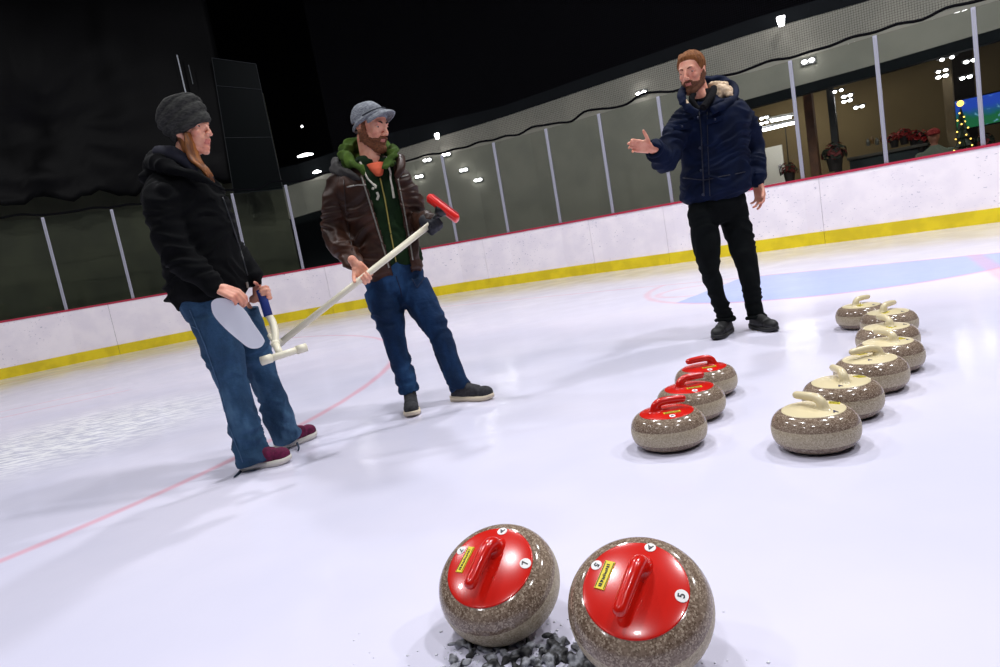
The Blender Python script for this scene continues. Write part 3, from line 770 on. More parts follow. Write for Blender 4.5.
def glyph(txt, size, name, m, parent, Mx):
    cu = bpy.data.curves.new('t', 'FONT'); cu.body = txt; cu.size = size; cu.align_x = 'CENTER'; cu.align_y = 'CENTER'; cu.extrude = .0003; cu.offset = size*.02
    o = bpy.data.objects.new('t', cu); COL.objects.link(o); dg = bpy.context.evaluated_depsgraph_get(); dg.update()
    me = bpy.data.meshes.new_from_object(o.evaluated_get(dg)); bpy.data.objects.remove(o); me.transform(Mx); me.materials.clear()
    q = bpy.data.objects.new(name, me); COL.objects.link(q); me.materials.append(m); q.parent = parent; return q
def capframe(x, y, lift, spin):
    r = math.hypot(x, y); z = capz(r)+lift; e = .002
    dz = (capz(min(r+e, CR))-capz(r-e))/(2*e); nrm = V((-dz*x/r, -dz*y/r, 1)).normalized()
    a = V((math.cos(spin), math.sin(spin), 0)); a = (a-nrm*a.dot(nrm)).normalized(); b_ = nrm.cross(a)
    Mx = Matrix((a, b_, nrm)).transposed().to_4x4(); Mx.translation = V((x, y, z)); return Mx
def addlocal(g, name, m, parent, Mx, smooth=False):
    me = g.mesh(name); me.transform(Mx)
    bm = bmesh.new(); bm.from_mesh(me); bmesh.ops.recalc_face_normals(bm, faces=bm.faces[:]); bm.to_mesh(me); bm.free()
    o = bpy.data.objects.new(name, me); COL.objects.link(o); me.materials.append(m); o.parent = parent; return o
def stone(mx, colr, label, group, stickers, lab, pos_ink=None):
    root = bpy.data.objects.new('curling_stone', None); COL.objects.link(root); root.matrix_basis = mx; root.empty_display_size = .1
    tag(root, label, 'curling stone', group)
    o = bpy.data.objects.new('granite_body', bodyme); COL.objects.link(o); o.parent = root
    o = bpy.data.objects.new('cap', capme if colr == 'red' else CAP2); COL.objects.link(o); o.parent = root
    o = bpy.data.objects.new('handle', HM if colr == 'red' else HM2); COL.objects.link(o); o.parent = root
    for (x, y, txt, spin, sz) in stickers:
        F = capframe(x, y, .0004, spin)
        if colr == 'red' or sz < 0:
            sz = abs(sz); s = addlocal(G().loft([(V((0, 0, -.002)), V((sz, 0, 0)), V((0, sz, 0))), (V((0, 0, .0005)), V((sz, 0, 0)), V((0, sz, 0)))], 24, dome=False), 'number_sticker', M_STK, root, F)
            glyph(txt, sz*1.5, 'number', M_INK, s, capframe(x, y, .0014, spin))
        else: glyph(txt, sz*1.6, 'letter', M_INKB, root, capframe(x, y, .0012, spin))
    if lab:
        x, y, spin, w, h = lab; F = capframe(x, y, .0006, spin)
        s = addlocal(G().box((0, 0, -.0008), w, h, .003), 'maker_label', M_YL, root, F)
        g = G()
        for yy in (-h*.42, h*.42): g.box((0, yy, .0012), w*.94, h*.06, .0006)
        addlocal(g, 'label_border', M_INK, s, F)
        g = G(); random.seed(5)
        xx = -w*.4
        while xx < w*.4:
            ww = random.uniform(.04, .08)*w; g.box((xx, random.uniform(-.04, .04)*h, .0012), ww*.6, h*random.uniform(.18, .34), .0006); xx += ww
        addlocal(g, 'label_print', M_INK, s, F)
    return root
def ground_stone(px, py, arm, *a):
    p = gr(px, py+6.5, .057); Mx = Matrix.Rotation(math.atan2(-arm[1], -arm[0]), 4, 'Z'); Mx.translation = V((p.x, p.y, 0)); return stone(Mx, *a)
# stickers in the stone's own frame: handle neck at +x, grip runs to -x
RG = 'red handled stones in a row'; WG = 'cream handled stones in a row'
def yl(s=1): return (.0, .056*s, 0, .062, .017)
# sticker positions: label and number stand on the camera side of the cap
def lf(arm, wx, wy):                      # world offset -> stone frame offset
    a = math.atan2(-arm[1], -arm[0]); return (wx*math.cos(-a)-wy*math.sin(-a), wx*math.sin(-a)+wy*math.cos(-a)), -a
def reds(px, py, arm, l):
    (x1, y1), s = lf(arm, .008, -.052); (x2, y2), _ = lf(arm, .0, -.083)
    ground_stone(px, py, arm, 'red', l, RG, [(x2, y2, 'A', s, .011)], (x1, y1, s, .062, .015))
reds(669, 423, (1, .05), 'red handled granite curling stone, nearest of the row of three')
reds(691, 397, (.95, .3), 'red handled granite curling stone in the middle of the row of three')
reds(706, 375.5, (-1, .05), 'red handled granite curling stone, farthest of the three, its handle reaching left')
def creams(px, py, arm, l, ink=(.022, -.082), labp=(.055, -.03), ang=-.9, tx='A'):
    (x1, y1), s = lf(arm, *labp); (x2, y2), _ = lf(arm, *ink)
    ground_stone(px, py, arm, 'cream', l, WG, [(x2, y2, tx, s, .015)], (x1, y1, s+ang, .034, .03))
creams(815.5, 422.5, (-.35, .94), 'cream handled curling stone, nearest of the seven, handle pointing back left', (.034, -.078), (.076, .006), -.5)
creams(842.5, 393, (.15, .98), 'cream handled curling stone, second nearest of the seven, bearing letter A and yellow sticker', (-.040, -.072), (.070, -.004), .3)
creams(871, 368.5, (-1, 0), 'cream handled curling stone, third nearest of the seven, handle reaching far left', (-.03, -.055), (.0, .055), 0)
creams(889, 350.5, (-.1, 1), 'cream handled curling stone, fourth of the seven, farthest right in the line', (.06, -.05), (.045, -.02), .3)
creams(887.5, 334, (.1, 1), 'cream handled curling stone, fifth of the seven, mostly hidden by its front neighbour', (.06, -.05), (-.01, -.06), .3)
creams(889, 318, (.85, .5), 'cream handled curling stone, sixth of the seven, second farthest back', (.03, -.08), (-.04, -.045), .2)
creams(862, 310.5, (.9, .4), 'cream handled curling stone, farthest back at the left end of the line', (.03, -.08), (-.03, -.045), .2)
# the two tipped stones in front
def tipped(px, py, D, off, ang, top, label, stickers, lab):
    d = ray(px, py); P = CAM+d*D; v = -d.normalized(); e = (Rv*off[0]-Uv*off[1]); e = (e-v*e.dot(v)).normalized()
    A = (v*math.cos(ang)+e*math.sin(ang)).normalized()
    t = Rv*top[0]-Uv*top[1]; t = (t-A*t.dot(A)).normalized()
    s = A.cross(t); Mx = Matrix((t, s, A)).transposed().to_4x4(); Mx.translation = P-A*HSZ/2
    ex = math.sqrt((RS*math.sqrt(max(0, 1-A.z**2)))**2+(HSZ/2*A.z)**2); print('tipped', label, P, A, 'low', P.z-ex)
    stone(Mx, 'red', label, 'tipped red handled stones in front', stickers, lab)
HP = PI/2
tipped(499, 582.5, 1.53, (-.5, -.86), math.radians(39), (.0, -1), 'red handled curling stone tipped toward the camera, the left of the front pair, marked 7',
       [(.022, -.083, '7', -1.31+HP, .0125), (.090, .008, 'A', .09+HP, .0115), (.022, .087, '7', 1.32+HP, .011)], (.0, .062, 0, .066, .018))
tipped(639.8, 606.5, 1.31, (-.25, -.95), math.radians(30), (.12, -1), 'red handled curling stone tipped toward the camera, the right of the front pair, marked 5',
       [(.012, -.086, '5', -1.43+HP, .0125), (.092, .0, 'A', HP, .011), (.022, .087, '5', 1.32+HP, .011)], (.005, .062, 0, .062, .021))

# hack under the tipped stones
M_RUB = mat('frosted_black_rubber', (.012, .012, .014), .55, srgb(150, 152, 160), 26, bump=.8, bscale=60, edge=(.44, .58))
hk = gr(545, 652, .02)
random.seed(11)
root = empty('hack', V((hk.x, hk.y, 0)), 'frosted black rubber hack half hidden under the two front stones', 'hack')
g = G()
for k in range(240):
    a_ = random.uniform(-.20, .23); b_ = random.uniform(-.07, .06); g.ball(V((hk.x+a_, hk.y+b_-.25*a_+.01, random.uniform(0, .016))), random.uniform(.004, .014), random.uniform(.004, .014), random.uniform(.003, .010), n=10)
link('foothold', g.melt(.003, 1), M_RUB, root)
g = G()
for k in range(420):
    a_ = random.gauss(0, .17); b_ = random.gauss(-.01, .08); r = random.uniform(.0008, .003); g.ball(V((hk.x+a_, hk.y+b_-.2*a_, r*.3)), r*1.6, r*1.3, r*.7, n=6)
tag(g.build('ice_shavings', mat('snow', srgb(228, 230, 240), .7), None, True), 'scattered white ice shavings around the hack', 'ice shavings', kind='stuff')

# ------------------------------------------------------------------ people
def hand_shapes(g, wrist, d, n, right, curls=(25, 30, 32, 38), spread=6, L=.185, thumb=(35, 15), fat=1.0, thumb_in=.35):
    """palm, four unequal bent fingers and a thumb. d: wrist->fingers, n: palm side"""
    d = V(d).normalized(); n = V(n); n = (n-d*n.dot(d)).normalized(); t = d.cross(n)*(1 if right else -1)   # t: thumb side
    k = L/.185; w = V(wrist)
    g.cap(w-d*.03*k, .024*k, w+d*.01*k, .023*k, 14)
    for s in (-.028, -.010, .010, .027): g.cap(w+d*.012*k+t*s*.75*k, .0135*k*fat, w+d*.086*k+t*s*k*1.05, .0115*k*fat, 12)
    g.cap(w+d*.015*k+t*.02*k+n*.006*k, .017*k, w+d*.05*k+t*.032*k+n*.008*k, .014*k, 12)
    lens = (.040, .026, .020), (.045, .029, .022), (.042, .027, .021), (.033, .021, .018)
    pos = (.029, .010, -.0095, -.028); rr = (.0088, .0092, .0088, .0078); base = (.090, .094, .090, .082)
    kn = []
    for i in range(4):
        sp = math.radians((1.5-i)*spread); a = (d*math.cos(sp)+t*math.sin(sp)).normalized()
        p = w+d*base[i]*k+t*pos[i]*k; c = 0; kn.append(p.copy())
        for j in range(3):
            c += math.radians(curls[i])*(1, 1.15, .8)[j]
            q = p+(a*math.cos(c)+n*math.sin(c))*lens[i][j]*k
            g.cap(p, rr[i]*k*fat*(1, .95, .88)[j], q, rr[i]*k*fat*(.95, .88, .78)[j], 10); p = q
    a0 = math.radians(thumb[0]); dirn = (d*math.cos(a0)+t*math.sin(a0)+n*thumb_in).normalized()
    p = w+d*.022*k+t*.026*k+n*.004*k; q = p+dirn*.042*k; g.cap(p, .0135*k*fat, q, .0105*k*fat, 12)
    d2 = (dirn+d*.35+n*math.radians(thumb[1])).normalized(); r_ = q+d2*.030*k; g.cap(q, .0105*k*fat, r_, .0095*k*fat, 12)
    d3 = (d2+n*math.radians(thumb[1])).normalized(); g.cap(r_, .0095*k*fat, r_+d3*.022*k, .008*k*fat, 12)
    return kn

class Frame:
    def __init__(s, c, fwd, up, k=1.0):
        s.c = V(c); s.f = V(fwd).normalized(); up = V(up); s.u = (up-s.f*up.dot(s.f)).normalized(); s.r = s.f.cross(s.u); s.k = k   # r: person's right
    def p(s, x, y, z): return s.c+(s.r*x+s.f*y+s.u*z)*s.k
    def ax(s): return (s.r, s.f, s.u)
    def inv(s, q): d = (V(q)-s.c)/s.k; return d.dot(s.r), d.dot(s.f), d.dot(s.u)

def head_shapes(g, H, jaw=1.0, female=False):
    k = H.k; B = lambda x, y, z, a, b_, c, n=22: g.ball(H.p(x, y, z), a*k, b_*k, c*k, H.ax(), n)
    C = lambda p, r1, q, r2: g.cap(H.p(*p), r1*k, H.p(*q), r2*k, 14)
    B(0, -.012, .040, .074, .094, .084, 32)                      # cranium
    B(0, .030, .018, .060, .060, .070, 28)                       # forehead/face
    B(0, .025, -.040, .054*jaw, .058, .066, 28)                  # lower face
    for s in (-1, 1):
        C((s*.057, -.004, -.020), .020, (s*.050*jaw, .012, -.068), .017*jaw)   # jaw angle
        C((s*.050*jaw, .012, -.068), .017*jaw, (s*.014, .066-.010*female, -.103+.006*female), .017-.003*female)   # jaw line
        B(s*.037, .055, -.014, .021, .021, .021)                 # cheekbone
        B(s*.073, -.008, -.002, .007, .017, .030)                # ear
        C((s*.078, -.014, .024), .005, (s*.076, -.014, -.018), .004)
        B(s*.012, .096, -.026, .0085, .011, .008)                # nostril wing
    C((0, .066-.008*female, -.103+.004*female), .019-.004*female, (0, .068-.008*female, -.098), .018-.003*female)            # chin
    C((-.034, .074, .032), .0115, (.034, .074, .032), .0115)     # brow
    C((0, .084, .022), .0085-.001*female, (0, .106-.005*female, -.016), .010-.002*female)            # nose bridge
    B(0, .105-.005*female, -.021, .0115-.002*female, .0115, .0095-.001*female)                       # nose tip
    C((-.018, .078, -.053), .006, (.018, .078, -.053), .006); B(0, .083, -.053, .012, .0065, .005)
    C((-.014, .077, -.064), .0065, (.014, .077, -.064), .0065); B(0, .081, -.064, .011, .007, .0055)
    B(0, .072, -.045, .030, .018, .02); B(0, .064, -.080, .026, .016, .018)
def face_extras(H, parent, iris, brow, brow_th=.0045, lid=None):
    k = H.k
    for s in (-1, 1):
        e = G().ball(H.p(s*.031, .0645, .012), .0135*k, .0135*k, .0135*k, H.ax(), 18).build('eye', mat('eye_white', srgb(196, 184, 176), .5, spec=.2), parent, True)
        G().ball(H.p(s*.031, .0762, .0105), .0072*k, .003*k, .0072*k, H.ax(), 12).build('iris', iris, e, True)
        L = [H.p(s*(.031+.0155*math.cos(a)), .0645+.0155*math.cos((a-PI/2)*.9)*.95, .0125+.0045*math.sin(a)) for a in np.linspace(.1, PI-.1, 7)]
        G().tube(L, .0028*k, 8, 2).build('eyelid', lid, e, True)
        G().tube([H.p(s*.014, .0865, .030), H.p(s*.027, .0855, .0355), H.p(s*.040, .0805, .034)], [brow_th*k*.8, brow_th*k, brow_th*k*.5], 8, 3).build('eyebrow', brow, parent, True)
def color_lips(me, H, slot=1):
    me.update()
    for p in me.polygons:
        x, y, z = H.inv(p.center)
        if y > .076 and abs(x) < .021 and (abs(z+.0525) < .0062 or abs(z+.0645) < .0065): p.material_index = slot

def shoe(parent, ankle, toe_dir, L, up_m, sole_m, lace_m, high=False, tilt=0, name='shoe', wide=1.0):
    """ankle: point over the heel; foot on the ice"""
    f = V((toe_dir[0], toe_dir[1], 0)).normalized(); s = V((-f.y, f.x, 0)); u = V((0, 0, 1))
    hl = V((ankle[0], ankle[1], 0))-f*.07
    P = lambda a, b_, c: hl+f*a*L+s*b_*wide+u*c
    g = G()
    g.ball(P(.80, 0, .044), .20*L, .043*wide, .036, (f, s, u)); g.cap(P(.16, 0, .052), .036, P(.62, 0, .050), .041); g.cap(P(.13, 0, .04), .034, P(.2, 0, .075), .036)
    g.cap(P(.25, 0, .078), .038, P(.60, 0, .056), .036)
    zt = .15 if high else .105
    g.loft([(P(.25, 0, .05), f*.058, s*.036), (P(.23, 0, zt-.02), f*.050, s*.037), (P(.22, 0, zt), f*.049, s*.038)], 22, dome=False)
    me = g.melt(.004, 4)
    bm = bmesh.new(); bm.from_mesh(me); r_ = bmesh.ops.bisect_plane(bm, geom=bm.verts[:]+bm.edges[:]+bm.faces[:], plane_co=(0, 0, .019), plane_no=(0, 0, 1), clear_inner=True); bm.to_mesh(me); bm.free()
    o = link(name, me, up_m, parent)
    outl = [(-.01, .0), (.0, .022), (.08, .032), (.25, .034), (.45, .036), (.65, .045), (.80, .046), (.92, .034), (1.0, .012)]
    full = [(a, b_) for a, b_ in outl]+[(a, -b_) for a, b_ in reversed(outl[1:])]
    def lift(a): return .012*max(0, (a-.75)/.25)**2
    lo = spline([P(a, b_*.95, .002+lift(a)) for a, b_ in full], 3, True)[:-1]
    m1 = spline([P(a, b_*1.05, .014+lift(a)) for a, b_ in full], 3, True)[:-1]
    hi = spline([P(a, b_*1.0, .029+.006*(a < .2)+lift(a)*.6) for a, b_ in full], 3, True)[:-1]
    G().rings([lo, m1, hi]).build('sole', sole_m, o, True)
    for j in range(4):
        a = .36+.085*j; z = .114-.013*j if high else .108-.014*j
        G().tube([P(a, -.026, z-.016), P(a+.02, 0, z), P(a, .026, z-.016)], .0032, 8, 3).build('lace', lace_m, o, True)
    G().tube([P(.36, 0, .104), P(.40, .03, .108), P(.44, .035, .094)], .003, 6, 3).build('lace', lace_m, o, True)
    return o

def leg(g, hip, knee, ank, rs, fw=None):
    """trouser leg: hip, thigh, knee, calf, hem"""
    hip, knee, ank = V(hip), V(knee), V(ank)
    pts = [hip, hip.lerp(knee, .5), knee, knee.lerp(ank, .45), ank]
    P = spline(pts, 5); n = len(P)
    rad = [float(np.interp(i/(n-1), [0, .25, .5, .72, 1], rs)) for i in range(n)]
    d = [(P[min(i+1, n-1)]-P[max(i-1, 0)]).normalized() for i in range(n)]
    f = V(fw or (0, -1, 0)); secs = []
    for p, r_, t in zip(P, rad, d):
        a = (f-t*f.dot(t)).normalized(); b_ = t.cross(a); secs.append((p, a*r_*1.04, b_*r_*.98))
    g.loft(secs, 26, dome=False)
def sleeve(g, pts, rs, flatk=1.0):
    P = spline(pts, 6); n = len(P)
    rad = [float(np.interp(i/(n-1), np.linspace(0, 1, len(rs)), rs)) for i in range(n)]
    for i in range(n-1): g.cap(P[i], rad[i], P[i+1], rad[i+1], 18)
def surf(g, voxel, sm, fn=None, sm2=None):
    me = g.melt(voxel, sm)
    if fn: displace(me, fn)
    return me
def denim(name, c1, c2, c3):
    m, nt, b, n = base(name); c = n.coord((1, 1, .45)); c2_ = n.coord()
    a = n.mix(n.ramp(n.noise(9, 5, c, .6), .38, .62), c1, c2)
    a = n.mix(n.m('MULTIPLY', n.ramp(n.noise(4.5, 4, c, .6), .48, .68), .75), a, c3)
    a = n.mix(n.m('MULTIPLY', n.noise(260, 2, c2_), .25), a, c3)
    nt.links.new(a, b.inputs['Base Color']); b.inputs['Roughness'].default_value = .9; b.inputs['Specular IOR Level'].default_value = .2
    bp = nt.nodes.new('ShaderNodeBump'); bp.inputs['Strength'].default_value = .6; bp.inputs['Distance'].default_value = .01
    nt.links.new(n.noise(26, 4, n.coord((1, 1, 2))), bp.inputs['Height']); nt.links.new(bp.outputs[0], b.inputs['Normal']); return m
M_SKIN1 = skinmat('fair_skin', srgb(226, 164, 138), srgb(212, 138, 114)); M_LIP = mat('lips', srgb(198, 116, 102), .5)
M_IRIS = mat('dark_iris', srgb(36, 26, 22), .5, spec=.2)
M_ZIP = mat('zip_metal', srgb(140, 138, 130), .4, metal=.5)
UP = V((0, 0, 1))

# ================= man in the navy coat
Y3 = 4.38
p3 = empty('person', gr(742, 330), 'bearded man in navy padded coat and black trousers gesturing with a raised hand', 'person')
fw3 = V((-.25, -.97, 0)).normalized(); rt3 = fw3.cross(UP)      # his right is at the left of the picture
hip = at(717, 203, Y3+.04); hL = at(702.5, 214, Y3+.02); hR = at(733, 210, Y3+.04); kL = at(710, 270, Y3-.03); kR = at(748, 269, Y3); aL = at(725, 317, 4.40); aR = at(756, 315, 4.38)
chest = at(713, 128, Y3+.03); neckb = at(703, 101, Y3+.03)
H3 = Frame(at(692.0, 73.5, Y3), (-.66, -.74, -.14), (-.02, -.05, 1), 1.03)
g = G(); head_shapes(g, H3, 1.02)
g.cap(H3.p(0, -.03, -.05), .058, neckb-V((0, 0, .02)), .060); g.cap(H3.p(0, .01, -.085), .045, neckb+fw3*.03, .05)
g.loft([(hip-UP*.08, rt3*.13, fw3*.09), (hip.lerp(chest, .5), rt3*.12, fw3*.08), (chest, rt3*.14, fw3*.09), (neckb-UP*.05, rt3*.12, fw3*.06)], 20)
for a, b_, c in ((hL, kL, aL), (hR, kR, aR)): g.chain([a, b_, c, V((c.x, c.y, .06))], [.062, .040, .03, .03])
shA, elA, wrA = at(683, 116, 4.40), at(665.5, 160, 4.27), at(650.5, 148, 4.10)
shB, elB, wrB = at(743, 112, 4.42), at(752, 150, 4.48), at(757.5, 181, 4.37)
for a, b_, c in ((shA, elA, wrA), (shB, elB, wrB)): g.chain([a, b_, c], [.045, .036, .024])
hand_shapes(g, wrA, (-.93, -.12, .30), (.1, -.8, -.35), True, (24, 22, 24, 30), 4, .178, (58, 8), 1.08, .1)
hand_shapes(g, wrB-UP*.005, (.02, -.1, -1), (-.85, -.45, 0), False, (30, 22, 26, 30), 5, .195, (24, 20), 1.05)
me = surf(g, .0042, 2); color_lips(me, H3)
body3 = link('body', me, [M_SKIN1, M_LIP], p3)
M_GINGER = mat('ginger_beard_hair', srgb(112, 66, 38), .75, srgb(84, 48, 28), 160)
M_GINGER2 = mat('light_brown_hair', srgb(134, 86, 48), .75, srgb(100, 60, 32), 60, stretch=(1, 1, .3), bump=.4, bscale=130, spec=.15)
face_extras(H3, p3, M_IRIS, M_GINGER, .0042, M_SKIN1)
def beard_fn(H, full=.004):
    def fn(p):
        x, y, z = H.inv(p); ax = abs(x)
        if z > .012 or y < -.03 or z < np.interp(y, [0, .03, .055, .085], [-.072, -.092, -.120, -.130]): return 0
        if ax < .019 and -.067 < z < -.049 and y > .07: return 0   # mouth
        top = np.interp(ax, [0, .02, .03, .05, .062, .08], [-.036, -.036, -.044, -.052, -.012, .012]) if y > -.0 else -.01
        if ax < .028 and z > -.046 and y < .078: return 0
        if y > .028 and ax > .028 and z > -.048: return 0
        if z < top: return full*min(1, (top-z)/.008+.4) if z > -.125 else 0
        return 0
    return fn
def hair_fn(H, t=.012):
    def fn(p):
        x, y, z = H.inv(p); ax = abs(x)
        line = np.interp(y, [-.12, -.05, -.012, .012, .035, .05, .075, .1], [-.055, -.04, .028, .008, .03, .070, .082, .09])
        if z > line: return t*(min(1, (z-line)/.018)*(.45+.55*min(1, max(0, (z-.03)/.06))))+.0015
        return 0
    return fn
shell(me, beard_fn(H3, .0045), M_GINGER, 'beard', p3, nz=.002)
shell(me, hair_fn(H3, .013), M_GINGER2, 'hair', p3, nz=.003)
g = G()
for k in range(13):
    x = -.05+.1*k/12; g.cap(H3.p(x, .062-abs(x)*.35, .094), .008, H3.p(x*.9+.006, .01, .119), .010, 10)
link('quiff', g.melt(.004, 5), M_GINGER2, p3)
# trousers
M_BLKT = mat('black_trousers', srgb(9, 12, 13), .9, srgb(13, 17, 18), 8, bump=.5, bscale=30, spec=.12)
g = G(); rs = [.098, .090, .066, .060, .055]
leg(g, hL, kL, aL, rs, fw3); leg(g, hR, kR, aR, rs, fw3)
g.ball(hL+UP*.0, .098); g.ball(hR+UP*.0, .098)
g.loft([(hip-UP*.10, rt3*.16, fw3*.10), (hip+UP*.0, rt3*.185, fw3*.115), (hip+UP*.09, rt3*.17, fw3*.105)], 28)
link('trousers', surf(g, .0085, 6, wrinkles(.008, (5, 5, 12), 3, lambda p: 1 if p.z < .75 else .3)), M_BLKT, p3)
for a in (aL, aR): G().tube([a+V((.057*math.cos(t), .057*math.sin(t), .006*math.sin(2*t)-.012)) for t in np.linspace(0, 2*PI, 17)], .013, 10, 1).build('trouser_cuff', M_BLKT, p3, True)
M_BSH = mat('black_shoe', srgb(14, 14, 16), .6); M_BSO = mat('black_sole', srgb(22, 22, 24), .6)
shoe(p3, aL, (-.62, -.75), .285, M_BSH, M_BSO, mat('black_lace', srgb(30, 30, 30), .8), True)
shoe(p3, aR, (.16, -.98), .285, M_BSH, M_BSO, mat('black_lace', srgb(30, 30, 30), .8), True)
# coat
M_NAVY = mat('navy_quilted_cloth', srgb(3, 17, 46), .8, srgb(2, 12, 36), 10, bump=.4, bscale=40, spec=.15)
g = G(); up3 = (chest-hip).normalized()
g.loft([(at(715, 194, Y3+.03), rt3*.222, fw3*.145), (at(715.5, 180, Y3+.03), rt3*.224, fw3*.15), (at(715, 162, Y3+.03), rt3*.212, fw3*.145), (at(714, 140, Y3+.03), rt3*.218, fw3*.148),
        (at(713, 122, Y3+.03), rt3*.235, fw3*.145), (at(711, 110, Y3+.03), rt3*.205, fw3*.115), (at(706, 102, Y3+.03), rt3*.115, fw3*.09)], 34, 2.3)
sleeve(g, [shA+V((.03, 0, -.01)), shA.lerp(elA, .5), elA, elA.lerp(wrA, .5), wrA+V((.035, .03, -.005))], [.088, .083, .078, .068, .055])
sleeve(g, [shB+V((-.03, 0, -.01)), shB.lerp(elB, .5), elB, elB.lerp(wrB, .5), wrB+UP*.015], [.088, .085, .080, .070, .056])
cme = surf(g, .008, 5, wrinkles(.011, (6, 6, 17), 9))
coat = link('coat', cme, M_NAVY, p3); T3 = bvh(coat)
# hood with fleece
yk = Y3
hoodp = [at(698, 113, yk-.13), at(687, 107, yk-.13), at(681.5, 97, yk-.08), at(686, 88, yk+.06), at(702, 82, yk+.15), at(720, 81, yk+.16), at(732.5, 86, yk+.10), at(735, 96, yk-.0), at(727, 104, yk-.08), at(712, 111, yk-.13)]
g = G(); g.tube(hoodp, [.022, .025, .026, .030, .036, .034, .027, .027, .03, .026], 14, 5)
g.chain([at(702, 93, yk+.15), at(722, 100, yk+.14), at(735, 104, yk+.06)], [.06, .07, .05])
link('hood', surf(g, .007, 3, wrinkles(.006, (9, 9, 14), 4)), M_NAVY, p3)
M_FLC = knit('cream_fleece', srgb(218, 196, 168), srgb(186, 160, 132), 55)
g = G(); g.chain([at(716, 101, yk-.0), at(720, 91, yk+.02), at(727, 91, yk+.0), at(730, 95, yk-.04)], [.028, .045, .036, .02])
g.chain([at(713, 86, yk+.09), at(724, 86, yk+.08)], [.03, .03])
link('hood_lining', surf(g, .006, 2, lambda p, n: .005*noise.noise(p*70)), M_FLC, p3)
g = G(); g.chain([at(684.5, 101, yk-.11), at(688, 105, yk-.13)], [.017, .014]); link('hood_lining', surf(g, .006, 2), M_FLC, p3)
M_BLKK = knit('black_knit', srgb(16, 16, 20), srgb(10, 10, 13), 90)
g = G(); c_ = neckb+UP*.035
g.loft([(c_-UP*.05, rt3*.095, fw3*.09), (c_+UP*.01-fw3*.012, rt3*.082, fw3*.078), (c_+UP*.032-fw3*.018, rt3*.074, fw3*.07)], 26, dome=False)
g.tube([at(698, 110, yk-.12), at(692, 100, yk-.09), at(694, 94, yk-.04)], .018, 10, 4); g.tube([at(703, 108, yk-.12), at(711, 97, yk-.07), at(714, 88, yk+.02)], .024, 10, 4)
link('collar', surf(g, .006, 3), M_BLKK, p3)
M_NSEAM = mat('navy_seam', srgb(6, 12, 34), .6)
seam(T3, [(699, 112), (701, 130), (702, 150), (703, 172), (704, 196)], .0045, 'zip_placket', M_NSEAM, p3)
seam(T3, [(707, 112), (708, 150), (710, 196)], .003, 'placket_edge', M_NSEAM, p3)
seam(T3, [(683, 178), (704, 180), (745, 172)], .003, 'waist_seam', M_NSEAM, p3)
for px, py in ((700, 148), (701, 170.5), (703, 194.5), (698, 118)): patch(T3, px, py, .017, .017, .006, 'snap_button', mat('dark_button', srgb(40, 46, 66), .3, metal=.4), p3, 0, True)
for px, py in ((680.5, 127), (714, 120)): 
    patch(T3, px+1, py, .105, .032, .012, 'pocket_flap', M_NAVY, p3, .08); patch(T3, px+1, py-.5, .014, .014, .018, 'snap_button', mat('dark_button', (.1, .1, .1)), p3, 0, True)
for c_, d_ in ((wrA+V((.03, .028, -.004)), (wrA-elA).normalized()), (wrB+UP*.02, (wrB-elB).normalized())):
    a = d_.orthogonal().normalized(); b_ = d_.cross(a)
    G().tube([c_+(a*math.cos(t)+b_*math.sin(t))*.047 for t in np.linspace(0, 2*PI, 17)], .014, 10, 1).build('sleeve_cuff', M_NAVY, p3, True)

# ================= man in the brown jacket
Y2 = 3.85
p2 = empty('person', gr(440, 408), 'bearded man in grey peaked beanie, brown leather jacket and jeans', 'person')
fw2 = V((.33, -.94, 0)).normalized(); rt2 = fw2.cross(UP)
hip = at(394, 276, Y2+.03); hL = at(381.5, 290, Y2+.02); hR = at(412, 286, Y2+.04); kL = at(394, 338, Y2-.04); kR = at(438, 331, Y2-.03); aL = at(409.5, 392, 3.80); aR = at(460.5, 389, 3.80)
chest = at(374, 190, Y2+.02); neckb = at(372, 162, Y2+.02)
H2 = Frame(at(371.5, 128.5, Y2), (.80, -.52, -.26), (.10, -.04, 1), 1.03)
g = G(); head_shapes(g, H2, 1.03)
g.cap(H2.p(0, -.03, -.05), .057, neckb-UP*.02, .060); g.cap(H2.p(0, .0, -.08), .045, neckb+fw2*.03, .05)
g.loft([(hip-UP*.08, rt2*.12, fw2*.085), (hip.lerp(chest, .5), rt2*.11, fw2*.075), (chest, rt2*.13, fw2*.085), (neckb-UP*.05, rt2*.11, fw2*.06)], 20)
for a, b_, c in ((hL, kL, aL), (hR, kR, aR)): g.chain([a, b_, c, V((c.x, c.y, .06))], [.072, .042, .03, .03])
shA, elA, wrA = at(336, 184, Y2+.02), at(336, 236, 3.84), at(354.5, 264, 3.64)
shB, elB, wrB = at(403, 178, Y2+.03), at(417, 221, 3.90), at(430.5, 221, 3.66)
for a, b_, c in ((shA, elA, wrA), (shB, elB, wrB)): g.chain([a, b_, c], [.043, .034, .023])
# broom line
b0, b1 = at(279, 344, 3.30), at(437, 219, 3.575); bd = (b1-b0).normalized()
tq = (at(365, 276, 3.5)-b0).dot(bd); grip = b0+bd*tq
view = (CAM-grip).normalized()
nA = (view-bd*view.dot(bd)).normalized()
dA = bd.cross(nA).normalized(); dA = dA if dA.x > 0 else -dA        # across the pole, toward the right
# palm above/behind the pole, fingers wrap toward the camera
nPalm = (-dA.cross(bd)); 
wr2 = grip-dA*.075-nA*.036
